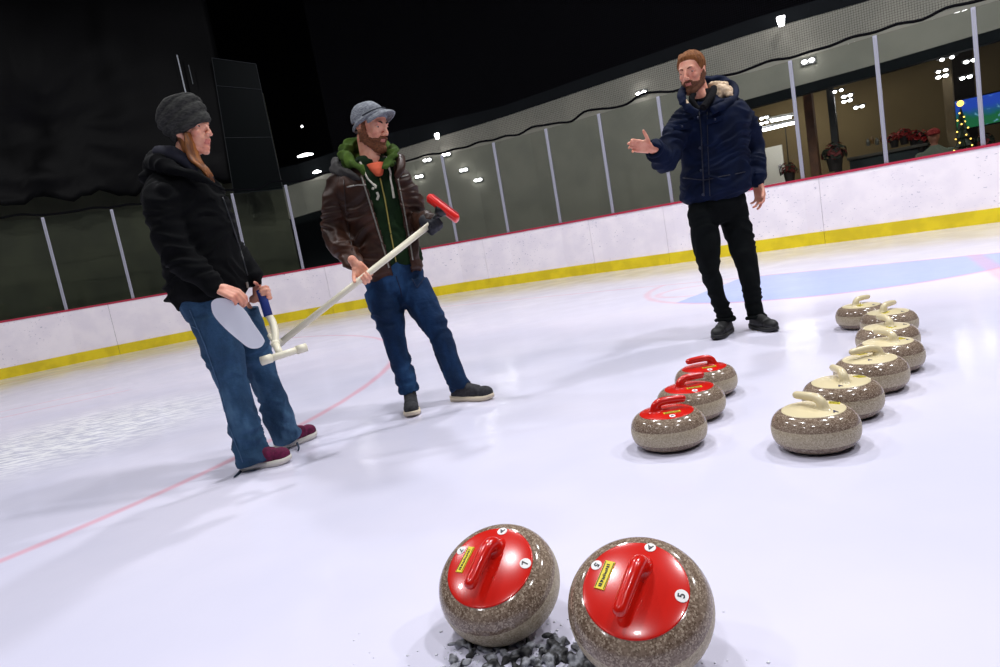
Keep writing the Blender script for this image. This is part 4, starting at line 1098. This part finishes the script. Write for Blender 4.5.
# right hand: thumb side = d x n
nn_ = nA if dA.cross(nA).dot(bd) > 0 else nA
hand_shapes(g, wr2, dA, nA, True, (62, 66, 68, 70), 2, .18, (50, 45), 1.02, .6)
g.cap(wrA, .024, wr2, .024)
me = surf(g, .0042, 2); color_lips(me, H2)
body2 = link('body', me, [M_SKIN1, M_LIP], p2)
M_BRB = mat('auburn_beard_hair', srgb(122, 72, 40), .8, srgb(86, 48, 26), 150)
face_extras(H2, p2, M_IRIS, mat('dark_brow', srgb(60, 36, 24), .8), .0048, M_SKIN1)
shell(me, beard_fn(H2, .010), M_BRB, 'beard', p2, nz=.004)
def sideh(p):
    x, y, z = H2.inv(p); return .004 if -.004 < y < .016 and -.04 < z < .04 and abs(x) > .05 else 0
shell(me, sideh, M_BRB, 'hair', p2, nz=.002)
# beanie with a peak
M_GK = knit('grey_knit', srgb(136, 140, 146), srgb(104, 108, 116), 70, (1, 1, 2.5))
BF = Frame(H2.p(0, -.014, .040), (.82, -.50, .13), (-.1, 0, 1), H2.k)
g = G(); rs = []
for i in range(17):
    t = i/16*PI/2*.985; zz = .105*math.sin(t)+(-.004); k_ = math.cos(t)**.8
    tl = -.022*(1-i/16)
    rs.append([BF.p(.084*k_*math.cos(a), .104*k_*math.sin(a)-.004*math.sin(t), zz+tl*(-math.sin(a)*.9+.1)*(-1)*(.9)) for a in np.linspace(0, 2*PI, 40, endpoint=False)])
g.rings(rs)
g.tube([BF.p(.085*math.cos(a), .105*math.sin(a), -.006+.02*math.sin(a)) for a in np.linspace(0, 2*PI, 33)], .010, 10, 1)
gk = surf(g, .006, 4, lambda p, n: .004*noise.noise(V((p.x*14, p.y*14, p.z*34))))
bean = link('beanie', gk, M_GK, p2)
# peak
top, bot = [], []
for i in range(6):
    t = i/5; rr = 1
    row = []
    for j in range(17):
        a = math.radians(22+136*j/16); c, s_ = math.cos(a), math.sin(a)
        ext = .052*t*(1-abs((j-8)/8)**2.4)
        row.append(BF.p((.086+ext*.35)*c, (.104+ext)*s_+ext*.15, .016*s_-.004-.018*t*t-.30*abs(c)**2*.05-.006*t))
    top.append(row)
vs = [p for r in top for p in r]; fs = [(i*17+j, i*17+j+1, (i+1)*17+j+1, (i+1)*17+j) for i in range(5) for j in range(16)]
me_ = bpy.data.meshes.new('peak'); me_.from_pydata([tuple(v) for v in vs], [], fs); me_.update()
o = link('peak', me_, M_GK, bean); md = o.modifiers.new('s', 'SOLIDIFY'); md.thickness = .011; md.offset = 0; md = o.modifiers.new('b', 'SUBSURF'); md.levels = 1; md.render_levels = 1
G().tube([BF.p(.088*math.cos(a), .109*math.sin(a), .010+.018*math.sin(a)) for a in np.radians(np.linspace(15, 165, 16))], .0035, 8, 1).build('peak_band', mat('dark_grey_band', srgb(52, 56, 64), .9), bean, True)
# jeans
M_DEN2 = denim('dark_blue_denim', srgb(7, 26, 52), srgb(13, 40, 74), srgb(46, 82, 122))
g = G(); rs = [.104, .096, .070, .064, .060]
leg(g, hL, kL, aL, rs, fw2); leg(g, hR, kR, aR, rs, fw2)
g.loft([(hip-UP*.07, rt2*.16, fw2*.105), (hip+UP*.0, rt2*.178, fw2*.115), (hip+UP*.08, rt2*.165, fw2*.105)], 28)
jme = surf(g, .0085, 6, wrinkles(.010, (5, 5, 12), 13, lambda p: 1.0 if p.z < .3 else (.8 if .42 < p.z < .6 else .45))); J2 = link('jeans', jme, M_DEN2, p2); TJ2 = bvh(J2)
M_ST2 = mat('denim_seam', srgb(14, 32, 62), .9)
seam(TJ2, [(396, 276), (400, 288), (402, 297)], .003, 'fly_seam', M_ST2, p2)
seam(TJ2, [(424, 278), (417, 288), (412, 279)], .003, 'pocket_seam', M_ST2, p2)
M_GSH = mat('charcoal_knit_shoe', srgb(50, 50, 54), .9, srgb(34, 34, 38), 60); M_CSO = mat('cream_sole', srgb(214, 200, 176), .6)
shoe(p2, aL, (.10, -1), .28, M_GSH, M_CSO, mat('dark_lace', srgb(38, 38, 42), .9))
shoe(p2, aR, (.86, -.5), .28, M_GSH, M_CSO, mat('dark_lace', srgb(38, 38, 42), .9))
# hoodie: torso in green under the jacket
M_GRN = mat('dark_green_sweat', srgb(26, 46, 24), .95, srgb(18, 34, 18), 12, bump=.3, bscale=60, spec=.15)
M_GRNL = mat('olive_green_hood', srgb(70, 94, 36), .95, srgb(54, 76, 30), 14, bump=.3, bscale=60, spec=.15)
g = G()
tor2 = [(at(394, 265, Y2+.03), .172, .108), (at(390, 247, Y2+.03), .170, .108), (at(385, 226, Y2+.03), .172, .110), (at(380, 204, Y2+.03), .182, .115), (at(376, 184, Y2+.03), .19, .115), (at(373, 170, Y2+.03), .16, .095), (at(371, 160, Y2+.03), .10, .085)]
g.loft([(c, rt2*a, fw2*b_) for c, a, b_ in tor2], 30, 2.2)
hd = link('hoodie', surf(g, .008, 5, wrinkles(.006, (8, 8, 12), 2)), M_GRN, p2); TH2 = bvh(hd)
g = G(); g.tube([at(366, 172, Y2-.14), at(354, 165, Y2-.11), at(345, 156, Y2-.02), at(349, 147, Y2+.09), at(364, 144, Y2+.13), at(384, 147, Y2+.12), at(393, 152, Y2+.04), at(391, 159, Y2-.05), at(385, 168, Y2-.12)], [.018, .03, .036, .042, .045, .04, .034, .03, .018], 14, 5)
g.chain([at(350, 162, Y2+.10), at(372, 165, Y2+.13), at(390, 162, Y2+.09)], [.05, .06, .04])
link('hood', surf(g, .007, 3, wrinkles(.012, (11, 11, 16), 8)), M_GRNL, hd)
g = G(); g.loft([(at(379, 175, Y2-.07), rt2*.022, fw2*.03), (at(377, 169, Y2-.06), rt2*.04, fw2*.03), (at(375, 164, Y2-.03), rt2*.06, fw2*.04)], 20)
link('shirt', surf(g, .006, 3), mat('orange_shirt', srgb(196, 84, 52), .9), p2)
# jacket with an open front
M_LEA = mat('brown_leather', srgb(62, 36, 24), .5, srgb(42, 24, 16), 7, bump=.6, bscale=30, spec=.25)
g = G()
tj = [(at(391, 272, Y2+.03), .198, .142), (at(389, 262, Y2+.03), .198, .142), (at(386, 245, Y2+.03), .196, .14), (at(381, 222, Y2+.03), .200, .145), (at(377, 202, Y2+.03), .212, .15), (at(373, 184, Y2+.03), .22, .145), (at(371, 173, Y2+.03), .19, .12), (at(370, 164, Y2+.03), .115, .105)]
g.loft([(c, rt2*a, fw2*b_) for c, a, b_ in tj], 34, 2.3)
sleeve(g, [shA+V((.03, 0, -.01)), shA.lerp(elA, .5)+V((-.005, 0, 0)), elA, elA.lerp(wrA, .5), wrA+V((-.006, .01, .008))], [.082, .078, .073, .064, .052])
sleeve(g, [shB+V((-.03, 0, -.01)), shB.lerp(elB, .5), elB, elB.lerp(wrB, .5), wrB], [.080, .072, .068, .060, .050])
jm = surf(g, .0075, 5, wrinkles(.010, (6, 6, 18), 21))
Lz = ([158, 175, 200, 230, 262, 300], [360, 363, 371, 380, 390, 398]); Rz = ([158, 175, 200, 230, 262, 300], [393, 395, 400, 406, 411, 415])
def rm(c, n):
    if (c-CAM).length > 3.9: return False
    x, y = proj(c)
    if n.dot(CAM-c) < 0 and (c-at(380, 220, Y2)).dot(fw2) < .0: return False
    return (c-tor2[3][0]).dot(fw2) > .05 and np.interp(y, *Lz) < x < np.interp(y, *Rz) and not ((c-wr2).length < .1)
jk = cut_solid(jm, rm, .009, 'jacket', M_LEA, p2); TK2 = bvh(jk)
g = G(); g.tube([at(360, 180, Y2-.145), at(351, 174, Y2-.125), at(338, 168, Y2-.02), at(336, 161, Y2+.09), at(350, 158, Y2+.16)], [.010, .017, .024, .028, .03], 12, 5); g.tube([at(355, 182, Y2-.125), at(343, 174, Y2-.08), at(332, 170, Y2+.02)], [.010, .018, .022], 12, 5)
link('jacket_collar', surf(g, .007, 6, wrinkles(.006, (12, 12, 12), 5)), mat('charcoal_collar', srgb(34, 31, 30), .85), jk)
g = G(); g.tube([at(396, 178, Y2-.11), at(401, 168, Y2-.09), at(400, 158, Y2+.02)], [.014, .024, .03], 12, 5); link('jacket_collar', surf(g, .007, 3), M_LEA, jk)
seam(TK2, [(np.interp(y, *Lz)-2.2, y) for y in (176, 195, 215, 240, 268)], .0045, 'zip', M_ZIP, jk, lift=.001)
seam(TK2, [(np.interp(y, *Rz)+2.0, y) for y in (178, 195, 215, 240, 260)], .0045, 'zip', M_ZIP, jk, lift=.001)
seam(TK2, [(347, 187), (358, 185), (366, 185)], .004, 'chest_zip', M_ZIP, jk)
seam(TK2, [(401, 177), (408, 175)], .004, 'chest_zip', M_ZIP, jk)
M_LSEAM = mat('leather_seam', srgb(34, 20, 15), .5)
seam(TK2, [(344, 180), (346, 210), (352, 250)], .003, 'panel_seam', M_LSEAM, jk)
seam(TH2, [(380, 178), (385, 200), (390, 230), (396, 262)], .004, 'zip', mat('brass_zip', srgb(150, 140, 70), .5), hd)
M_CORD = mat('cream_cord', srgb(214, 210, 196), .8)
def free_cord(pts, y, r): return G().tube([at(a, b_, y) for a, b_ in pts], r, 8, 4).build('drawstring', M_CORD, hd, True)
seam(TH2, [(361, 163), (364, 171), (368, 180), (374, 186)], .005, 'drawstring', M_CORD, hd, lift=.012)
seam(TH2, [(387, 162), (389, 172), (390, 180), (392, 190)], .005, 'drawstring', M_CORD, hd, lift=.012)
M_PRT = mat('cream_print', srgb(206, 204, 186), .8)
for pts in ([(373, 184), (376, 186), (375, 188)], [(377, 192), (378.5, 196), (377, 200)], [(392, 187), (393, 192), (394, 198)], [(372, 188), (374, 189)]):
    seam(TH2, pts, .008, 'print', M_PRT, hd, lift=-.004)
# glove (on the hand near the broom head), built around its own hand
gB = G(); view = (CAM-b1).normalized(); nB = -(view-bd*view.dot(bd)).normalized()
gp = b1-bd*.035
dB = (gp-wrB); dB = (dB-bd*dB.dot(bd)); dB = V((.62, -.25, -.1)); dB = (dB-bd*dB.dot(bd)).normalized(); nB = bd.cross(dB); nB = nB if nB.z < 0 or True else -nB
nB = nB if dB.cross(nB).dot(bd) < 0 else -nB
wg = gp-dB*.07-nB*.038
hand_shapes(gB, wg, dB, nB, False, (60, 64, 66, 68), 2, .19, (48, 45), 1.22, .6); gB.cap(wrB, .036, wg, .030); gB.cap(wg-dB*.02, .034, wg+dB*.02, .032)
link('glove', surf(gB, .0045, 3), mat('black_glove', srgb(16, 18, 26), .8, srgb(26, 28, 38), 40), p2)

# broom
br = empty('curling_broom', b0, 'long cream curling broom with red head, held across his body by the jacket man', 'broom')
M_POLE = mat('cream_pole', srgb(226, 220, 196), .35)
G().tube([b0, b1-bd*.03], .0165, 20, 1).build('pole', M_POLE, br, True)
G().tube([b0-bd*.012, b0+bd*.02], .0185, 20, 1).build('end_cap', mat('grey_cap', srgb(190, 186, 172), .5), br, True)
ha, hb_ = at(428.5, 197.5, 3.56), at(457.5, 219.5, 3.53); hdv = (hb_-ha).normalized(); hw = bd-hdv*bd.dot(hdv); hw.normalize(); hs = hdv.cross(hw)
mid_ = (ha+hb_)/2
M_BRED = mat('red_broom_plastic', srgb(226, 30, 22), .3, coat=.2)
hd_ = G().box(mid_, (hb_-ha).length+.01, .034, .062, hdv, hw, hs, bev=.012).build('broom_head', M_BRED, br, True)
G().box(mid_+hw*.017, (hb_-ha).length-.016, .014, .052, hdv, hw, hs, bev=.006).build('brush_pad', mat('red_pad', srgb(196, 36, 40), .9, srgb(150, 40, 60), 30), hd_, True)
G().loft([(mid_-hw*.045, hdv*.02, hs*.018), (mid_-hw*.02, hdv*.034, hs*.024), (mid_-hw*.008, hdv*.044, hs*.026)], 20, dome=False).build('swivel_joint', mat('black_plastic', (.01, .01, .012), .35), hd_, True)
G().tube([b1-bd*.04, mid_-hw*.03], .014, 14, 1).build('neck', mat('black_plastic', (.01, .01, .012)), br, True)

# ================= woman
Y1 = 3.20
p1 = empty('person', gr(270, 465), 'woman in ribbed grey beanie, black hooded jacket and flared blue jeans', 'person')
fw1 = V((.97, -.22, 0)).normalized(); rt1 = fw1.cross(UP)       # her right is near the camera
hip = at(211, 300, Y1+.02); hN = at(213, 316, Y1-.05); hF = at(238, 312, Y1+.12); kN = at(231, 380, Y1-.05); kF = at(263, 376, Y1+.16); aN = at(254.5, 463, 3.13); aF = at(287, 439, 3.43)
chest = at(190, 212, Y1+.03); neckb = at(185, 172, Y1+.02)
H1 = Frame(at(189.5, 132.5, Y1), (.97, -.20, .0), (.0, .0, 1), .99)
g = G(); head_shapes(g, H1, .93, True)
g.cap(H1.p(0, -.025, -.05), .048, neckb-UP*.02, .052)
g.loft([(hip-UP*.06, rt1*.11, fw1*.10), (hip.lerp(chest, .5), rt1*.10, fw1*.085), (chest, rt1*.12, fw1*.095), (neckb-UP*.05, rt1*.10, fw1*.06)], 20)
for a, b_, c in ((hN, kN, aN), (hF, kF, aF)): g.chain([a, b_, c, V((c.x, c.y, .06))], [.072, .042, .03, .03])
shN, elN, wrN = at(163, 199, Y1-.13), at(179, 256, 3.03), at(219, 288, 2.99)
shF, elF, wrF = at(194, 196, Y1+.20), at(228, 246, 3.42), at(256.5, 279, 3.32)
for a, b_, c in ((shN, elN, wrN), (shF, elF, wrF)): g.chain([a, b_, c], [.040, .032, .021])
hand_shapes(g, wrN, (.72, -.10, -.42), (-.15, .55, -.8), True, (38, 42, 44, 46), 3, .170, (20, 30), 1.05, .5)
# far hand around the blue grip
s0, s1 = at(260.5, 290, 3.27), at(268.5, 316, 3.25); sd = (s1-s0).normalized(); gpt = s0+sd*.02
dF = V((.75, -.35, -.2)); dF = (dF-sd*dF.dot(sd)).normalized(); nF = sd.cross(dF); nF = nF if dF.cross(nF).dot(sd) > 0 else -nF
wf = gpt-dF*.062-nF*.034
hand_shapes(g, wf, dF, nF, False, (62, 66, 68, 70), 2, .165, (45, 45), 1.0, .6); g.cap(wrF, .021, wf, .022)
me = surf(g, .0042, 2); color_lips(me, H1)
link('body', me, [M_SKIN1, M_LIP], p1)
face_extras(H1, p1, M_IRIS, mat('light_brow', srgb(120, 78, 48), .8), .0034, M_SKIN1)
# hair
M_HAIR = mat('auburn_hair', srgb(150, 90, 34), .5, srgb(92, 50, 20), 45, stretch=(1, 1, .25), bump=.5, bscale=150)
g = G(); random.seed(4)
for k in range(26):
    t = k/25; a = (187+7*t+random.uniform(-1, 1), 143+0*t); m_ = (190+10*t, 158+3*t); e = (205+9*t+random.uniform(-2, 1), 172+8*t+random.uniform(-3, 3))
    yy = Y1-.085+.05*t
    g.tube([at(a[0]-1, a[1]-10, yy+.01), at(a[0], a[1], yy), at(m_[0], m_[1], yy-.01), at((m_[0]+e[0])/2+1, (m_[1]+e[1])/2, yy-.012), at(e[0], e[1], yy-.005)], [.007, .0095, .010, .008, .003], 8, 4)
g.chain([H1.p(.062, -.012, .01), H1.p(.052, -.005, -.05), H1.p(.05, .0, -.09)], [.018, .020, .018])
link('hair', surf(g, .003, 1), M_HAIR, p1)
# beanie: slouchy with wrapped ridges
M_DGK = knit('dark_grey_rib_knit', srgb(62, 62, 60), srgb(42, 43, 42), 60, (1, 1, 3))
ba, bb = at(193, 132.5, Y1), at(169.5, 103, Y1)                    # axis from brim centre to crown
axu = (bb-ba).normalized(); fx = at(211, 123, Y1)-at(174, 143, Y1); fx = (fx-axu*fx.dot(axu)).normalized(); fy = axu.cross(fx)
Lb = (bb-ba).length
g = G(); rs = []
prof_ = [(-.02, .088, .088), (.0, .098, .096), (.12, .104, .100), (.21, .100, .096), (.24, .098, .094), (.28, .110, .104), (.38, .116, .108), (.46, .110, .102), (.49, .102, .096), (.53, .114, .106), (.63, .118, .108), (.71, .111, .102), (.74, .101, .094), (.78, .110, .102), (.86, .104, .096), (.93, .086, .08), (.99, .062, .058), (1.03, .035, .034), (1.05, .012, .012)]
for t, a, b_ in prof_:
    c = ba+axu*Lb*t
    rs.append([c+fx*(a*math.cos(q)+.006)+fy*b_*math.sin(q)*.92+axu*.008*math.sin(q*2+t*5) for q in np.linspace(0, 2*PI, 44, endpoint=False)])
g.rings(rs)
link('beanie', surf(g, .0045, 1, lambda p, n: .002*noise.noise(p*30)), M_DGK, p1)
# jeans
M_DEN1 = denim('mid_blue_denim', srgb(24, 50, 78), srgb(38, 70, 102), srgb(94, 128, 158))
g = G()
leg(g, hN, kN, aN, [.104, .094, .070, .073, .080], fw1); leg(g, hF, kF, aF, [.100, .090, .066, .072, .080], fw1)
g.loft([(hip-UP*.08+fw1*.02, rt1*.15, fw1*.135), (hip-UP*.02+fw1*.005, rt1*.155, fw1*.145), (hip+UP*.07, rt1*.15, fw1*.125)], 28)
J1 = link('jeans', surf(g, .008, 6, wrinkles(.010, (5, 5, 11), 31, lambda p: 1.0 if p.z < .3 else (.9 if .40 < p.z < .58 else .5))), M_DEN1, p1); TJ1 = bvh(J1)
M_ST1 = mat('pale_denim_stitch', srgb(66, 96, 128), .9)
seam(TJ1, [(190, 310), (205, 345), (219, 385), (229, 425), (243, 462)], .0028, 'side_seam', M_ST1, p1, 8)
seam(TJ1, [(172, 305), (180, 320), (200, 330)], .0025, 'pocket_seam', M_ST1, p1)
M_MAR = mat('maroon_knit_shoe', srgb(112, 14, 66), .85, srgb(88, 10, 52), 60); M_WSO = mat('white_sole', srgb(228, 222, 212), .6)
shoe(p1, aN, (.97, .05), .245, M_MAR, M_WSO, mat('grey_lace', srgb(170, 170, 180), .8), wide=.9)
shoe(p1, aF, (.66, .75), .245, M_MAR, M_WSO, mat('grey_lace', srgb(170, 170, 180), .8), wide=.9)
M_FRAY = mat('frayed_denim', srgb(44, 58, 78), .9)
G().tube([at(246, 464, 3.13), at(240, 472, 3.10), gr(234, 477, .008)], [.012, .008, .003], 8, 4).build('frayed_hem', M_FRAY, p1, True)
G().tube([at(297, 443, 3.37), gr(299, 449, .012)+V((0, 0, .006)), gr(298, 451, .006)], [.006, .005, .004], 8, 4).build('frayed_hem', M_FRAY, p1, True)
# jacket
M_BLJ = mat('black_soft_jacket', srgb(9, 10, 12), .92, srgb(6, 7, 9), 12, bump=.45, bscale=40, spec=.12)
g = G()
g.loft([(at(208, 294, Y1+.03), rt1*.185, fw1*.185), (at(206, 280, Y1+.03), rt1*.188, fw1*.182), (at(203, 258, Y1+.03), rt1*.18, fw1*.165), (at(197, 232, Y1+.03), rt1*.185, fw1*.17), (at(189, 210, Y1+.03), rt1*.195, fw1*.175), (at(183, 192, Y1+.03), rt1*.185, fw1*.165), (at(180, 178, Y1+.03), rt1*.14, fw1*.135), (at(180, 168, Y1+.03), rt1*.10, fw1*.09)], 34, 2.2)
sleeve(g, [shN, shN.lerp(elN, .5)+V((-.015, 0, 0)), elN, elN.lerp(wrN, .5), wrN+V((-.03, .005, .014))], [.088, .080, .074, .062, .05])
sleeve(g, [shF, shF.lerp(elF, .5), elF, elF.lerp(wrF, .5), wrF+V((-.012, .0, .008))], [.082, .076, .070, .060, .046])
jk1 = link('jacket', surf(g, .0075, 5, wrinkles(.009, (6, 6, 17), 41)), M_BLJ, p1); TK1 = bvh(jk1)
g = G(); g.tube([at(224, 190, Y1-.03), at(206, 180, Y1-.11), at(184, 172, Y1-.13), at(162, 165, Y1-.09), at(155, 160, Y1+.03), at(168, 158, Y1+.14), at(192, 166, Y1+.14), at(216, 184, Y1+.06)], [.008, .016, .026, .040, .048, .048, .030, .010], 14, 5)
g.chain([at(150, 176, Y1+.03), at(160, 162, Y1+.02), at(176, 166, Y1)], [.05, .06, .06])
link('hood', surf(g, .0075, 3, wrinkles(.008, (8, 8, 10), 51)), M_BLJ, jk1)
g = G(); g.chain([at(159, 152, Y1+.02), at(172, 154, Y1-.03), at(184, 160, Y1-.07), at(194, 170, Y1-.09)], [.03, .038, .03, .018])
link('hood_lining', surf(g, .007, 3), mat('navy_lining', srgb(12, 14, 34), .95), jk1)
seam(TK1, [(222, 197), (232, 225), (240, 250), (247, 275)], .004, 'zip', M_ZIP if False else mat('dark_zip', srgb(40, 42, 46), .4), jk1)
G().tube([at(247, 282, Y1-.13), at(248, 288, Y1-.13)], .005, 8, 1).build('zip_pull', M_ZIP, jk1)
# white sheet held in the near hand
Ys = 2.95
outl = [(211.5, 305), (213.5, 300.5), (219, 298.2), (228, 299.5), (243, 308), (254, 324), (263.5, 338), (264, 343), (260, 347.5), (253, 348.6), (247, 346.5), (240, 341), (226, 329), (214.5, 316)]
top_ = [at(x, y, Ys+.03-(y-298)*.0006) for x, y in outl]; top_ = spline(top_, 4, True)[:-1]; nsh = (top_[0]-top_[10]).cross(top_[30]-top_[10]).normalized()
g = G(); g.rings([top_, [p+nsh*.004 for p in top_]])
tag(g.build('slider_sheet', mat('white_plastic_sheet', srgb(226, 228, 240), .35)), 'flat white rounded plastic sheet held in the woman\'s near hand', 'sheet')
# stabiliser: blue grip, curved cream pipe, crosspiece
st = empty('curling_stabilizer', s1, 'cream plastic pipe stabilizer with blue grip, held low by the woman', 'stabilizer')
M_PVC = mat('cream_pvc', srgb(228, 222, 198), .35)
q0 = s0
G().tube([q0, s1], .021, 18, 1).build('grip', mat('blue_foam_grip', srgb(14, 44, 120), .7), st, True)
pe = at(275.5, 344, 3.16)
G().tube([s1-sd*.01, at(272.5, 322, 3.24), at(275, 332, 3.20), pe], .0175, 18, 6).build('curved_pipe', M_PVC, st, True)
e0, e1 = at(262, 361, 3.02), at(305.5, 347.5, 3.14); ed = (e1-e0).normalized()
cp_ = G().tube([e0, e1], .0165, 18, 1).build('crosspiece', M_PVC, st, True)
G().tube([e0-ed*.004, e0+ed*.045], [.0205, .0215, .0205], 18, 1).build('end_fitting', M_PVC, cp_, True); G().tube([e1-ed*.045, e1+ed*.004], [.0205, .0215, .0205], 18, 1).build('end_fitting', M_PVC, cp_, True)
ec = e0.lerp(e1, .42)
G().tube([pe, ec], .0165, 16, 1).build('connecting_pipe', M_PVC, st, True); G().ball(pe, .022, n=16).build('elbow_joint', M_PVC, st, True)
G().tube([at(269, 335, 3.19), pe, ], .010, 12, 1).build('stub', M_PVC, st, True)

# ------------------------------------------------------------------ rink lamps
for x, y, p in ((-6, -2, 70), (-1.5, -2, 110), (3, -2, 120), (-6, 3, 130), (-1.5, 3, 190), (3.2, 3, 230), (7.5, 2.5, 230), (-5.5, 7.5, 190), (0, 8.2, 300), (5.2, 6.2, 320)):
    area((x, y, 7.6), .55, p*.75, (.97, .97, 1))
w = bpy.data.worlds.new('world'); S.world = w; w.use_nodes = True
w.node_tree.nodes['Background'].inputs[0].default_value = (.5, .55, .7, 1); w.node_tree.nodes['Background'].inputs[1].default_value = .05
S.view_settings.view_transform = 'Standard'; S.view_settings.look = 'None'; S.view_settings.gamma = 1; S.view_settings.use_curve_mapping = False
S.view_settings.exposure = 0.4
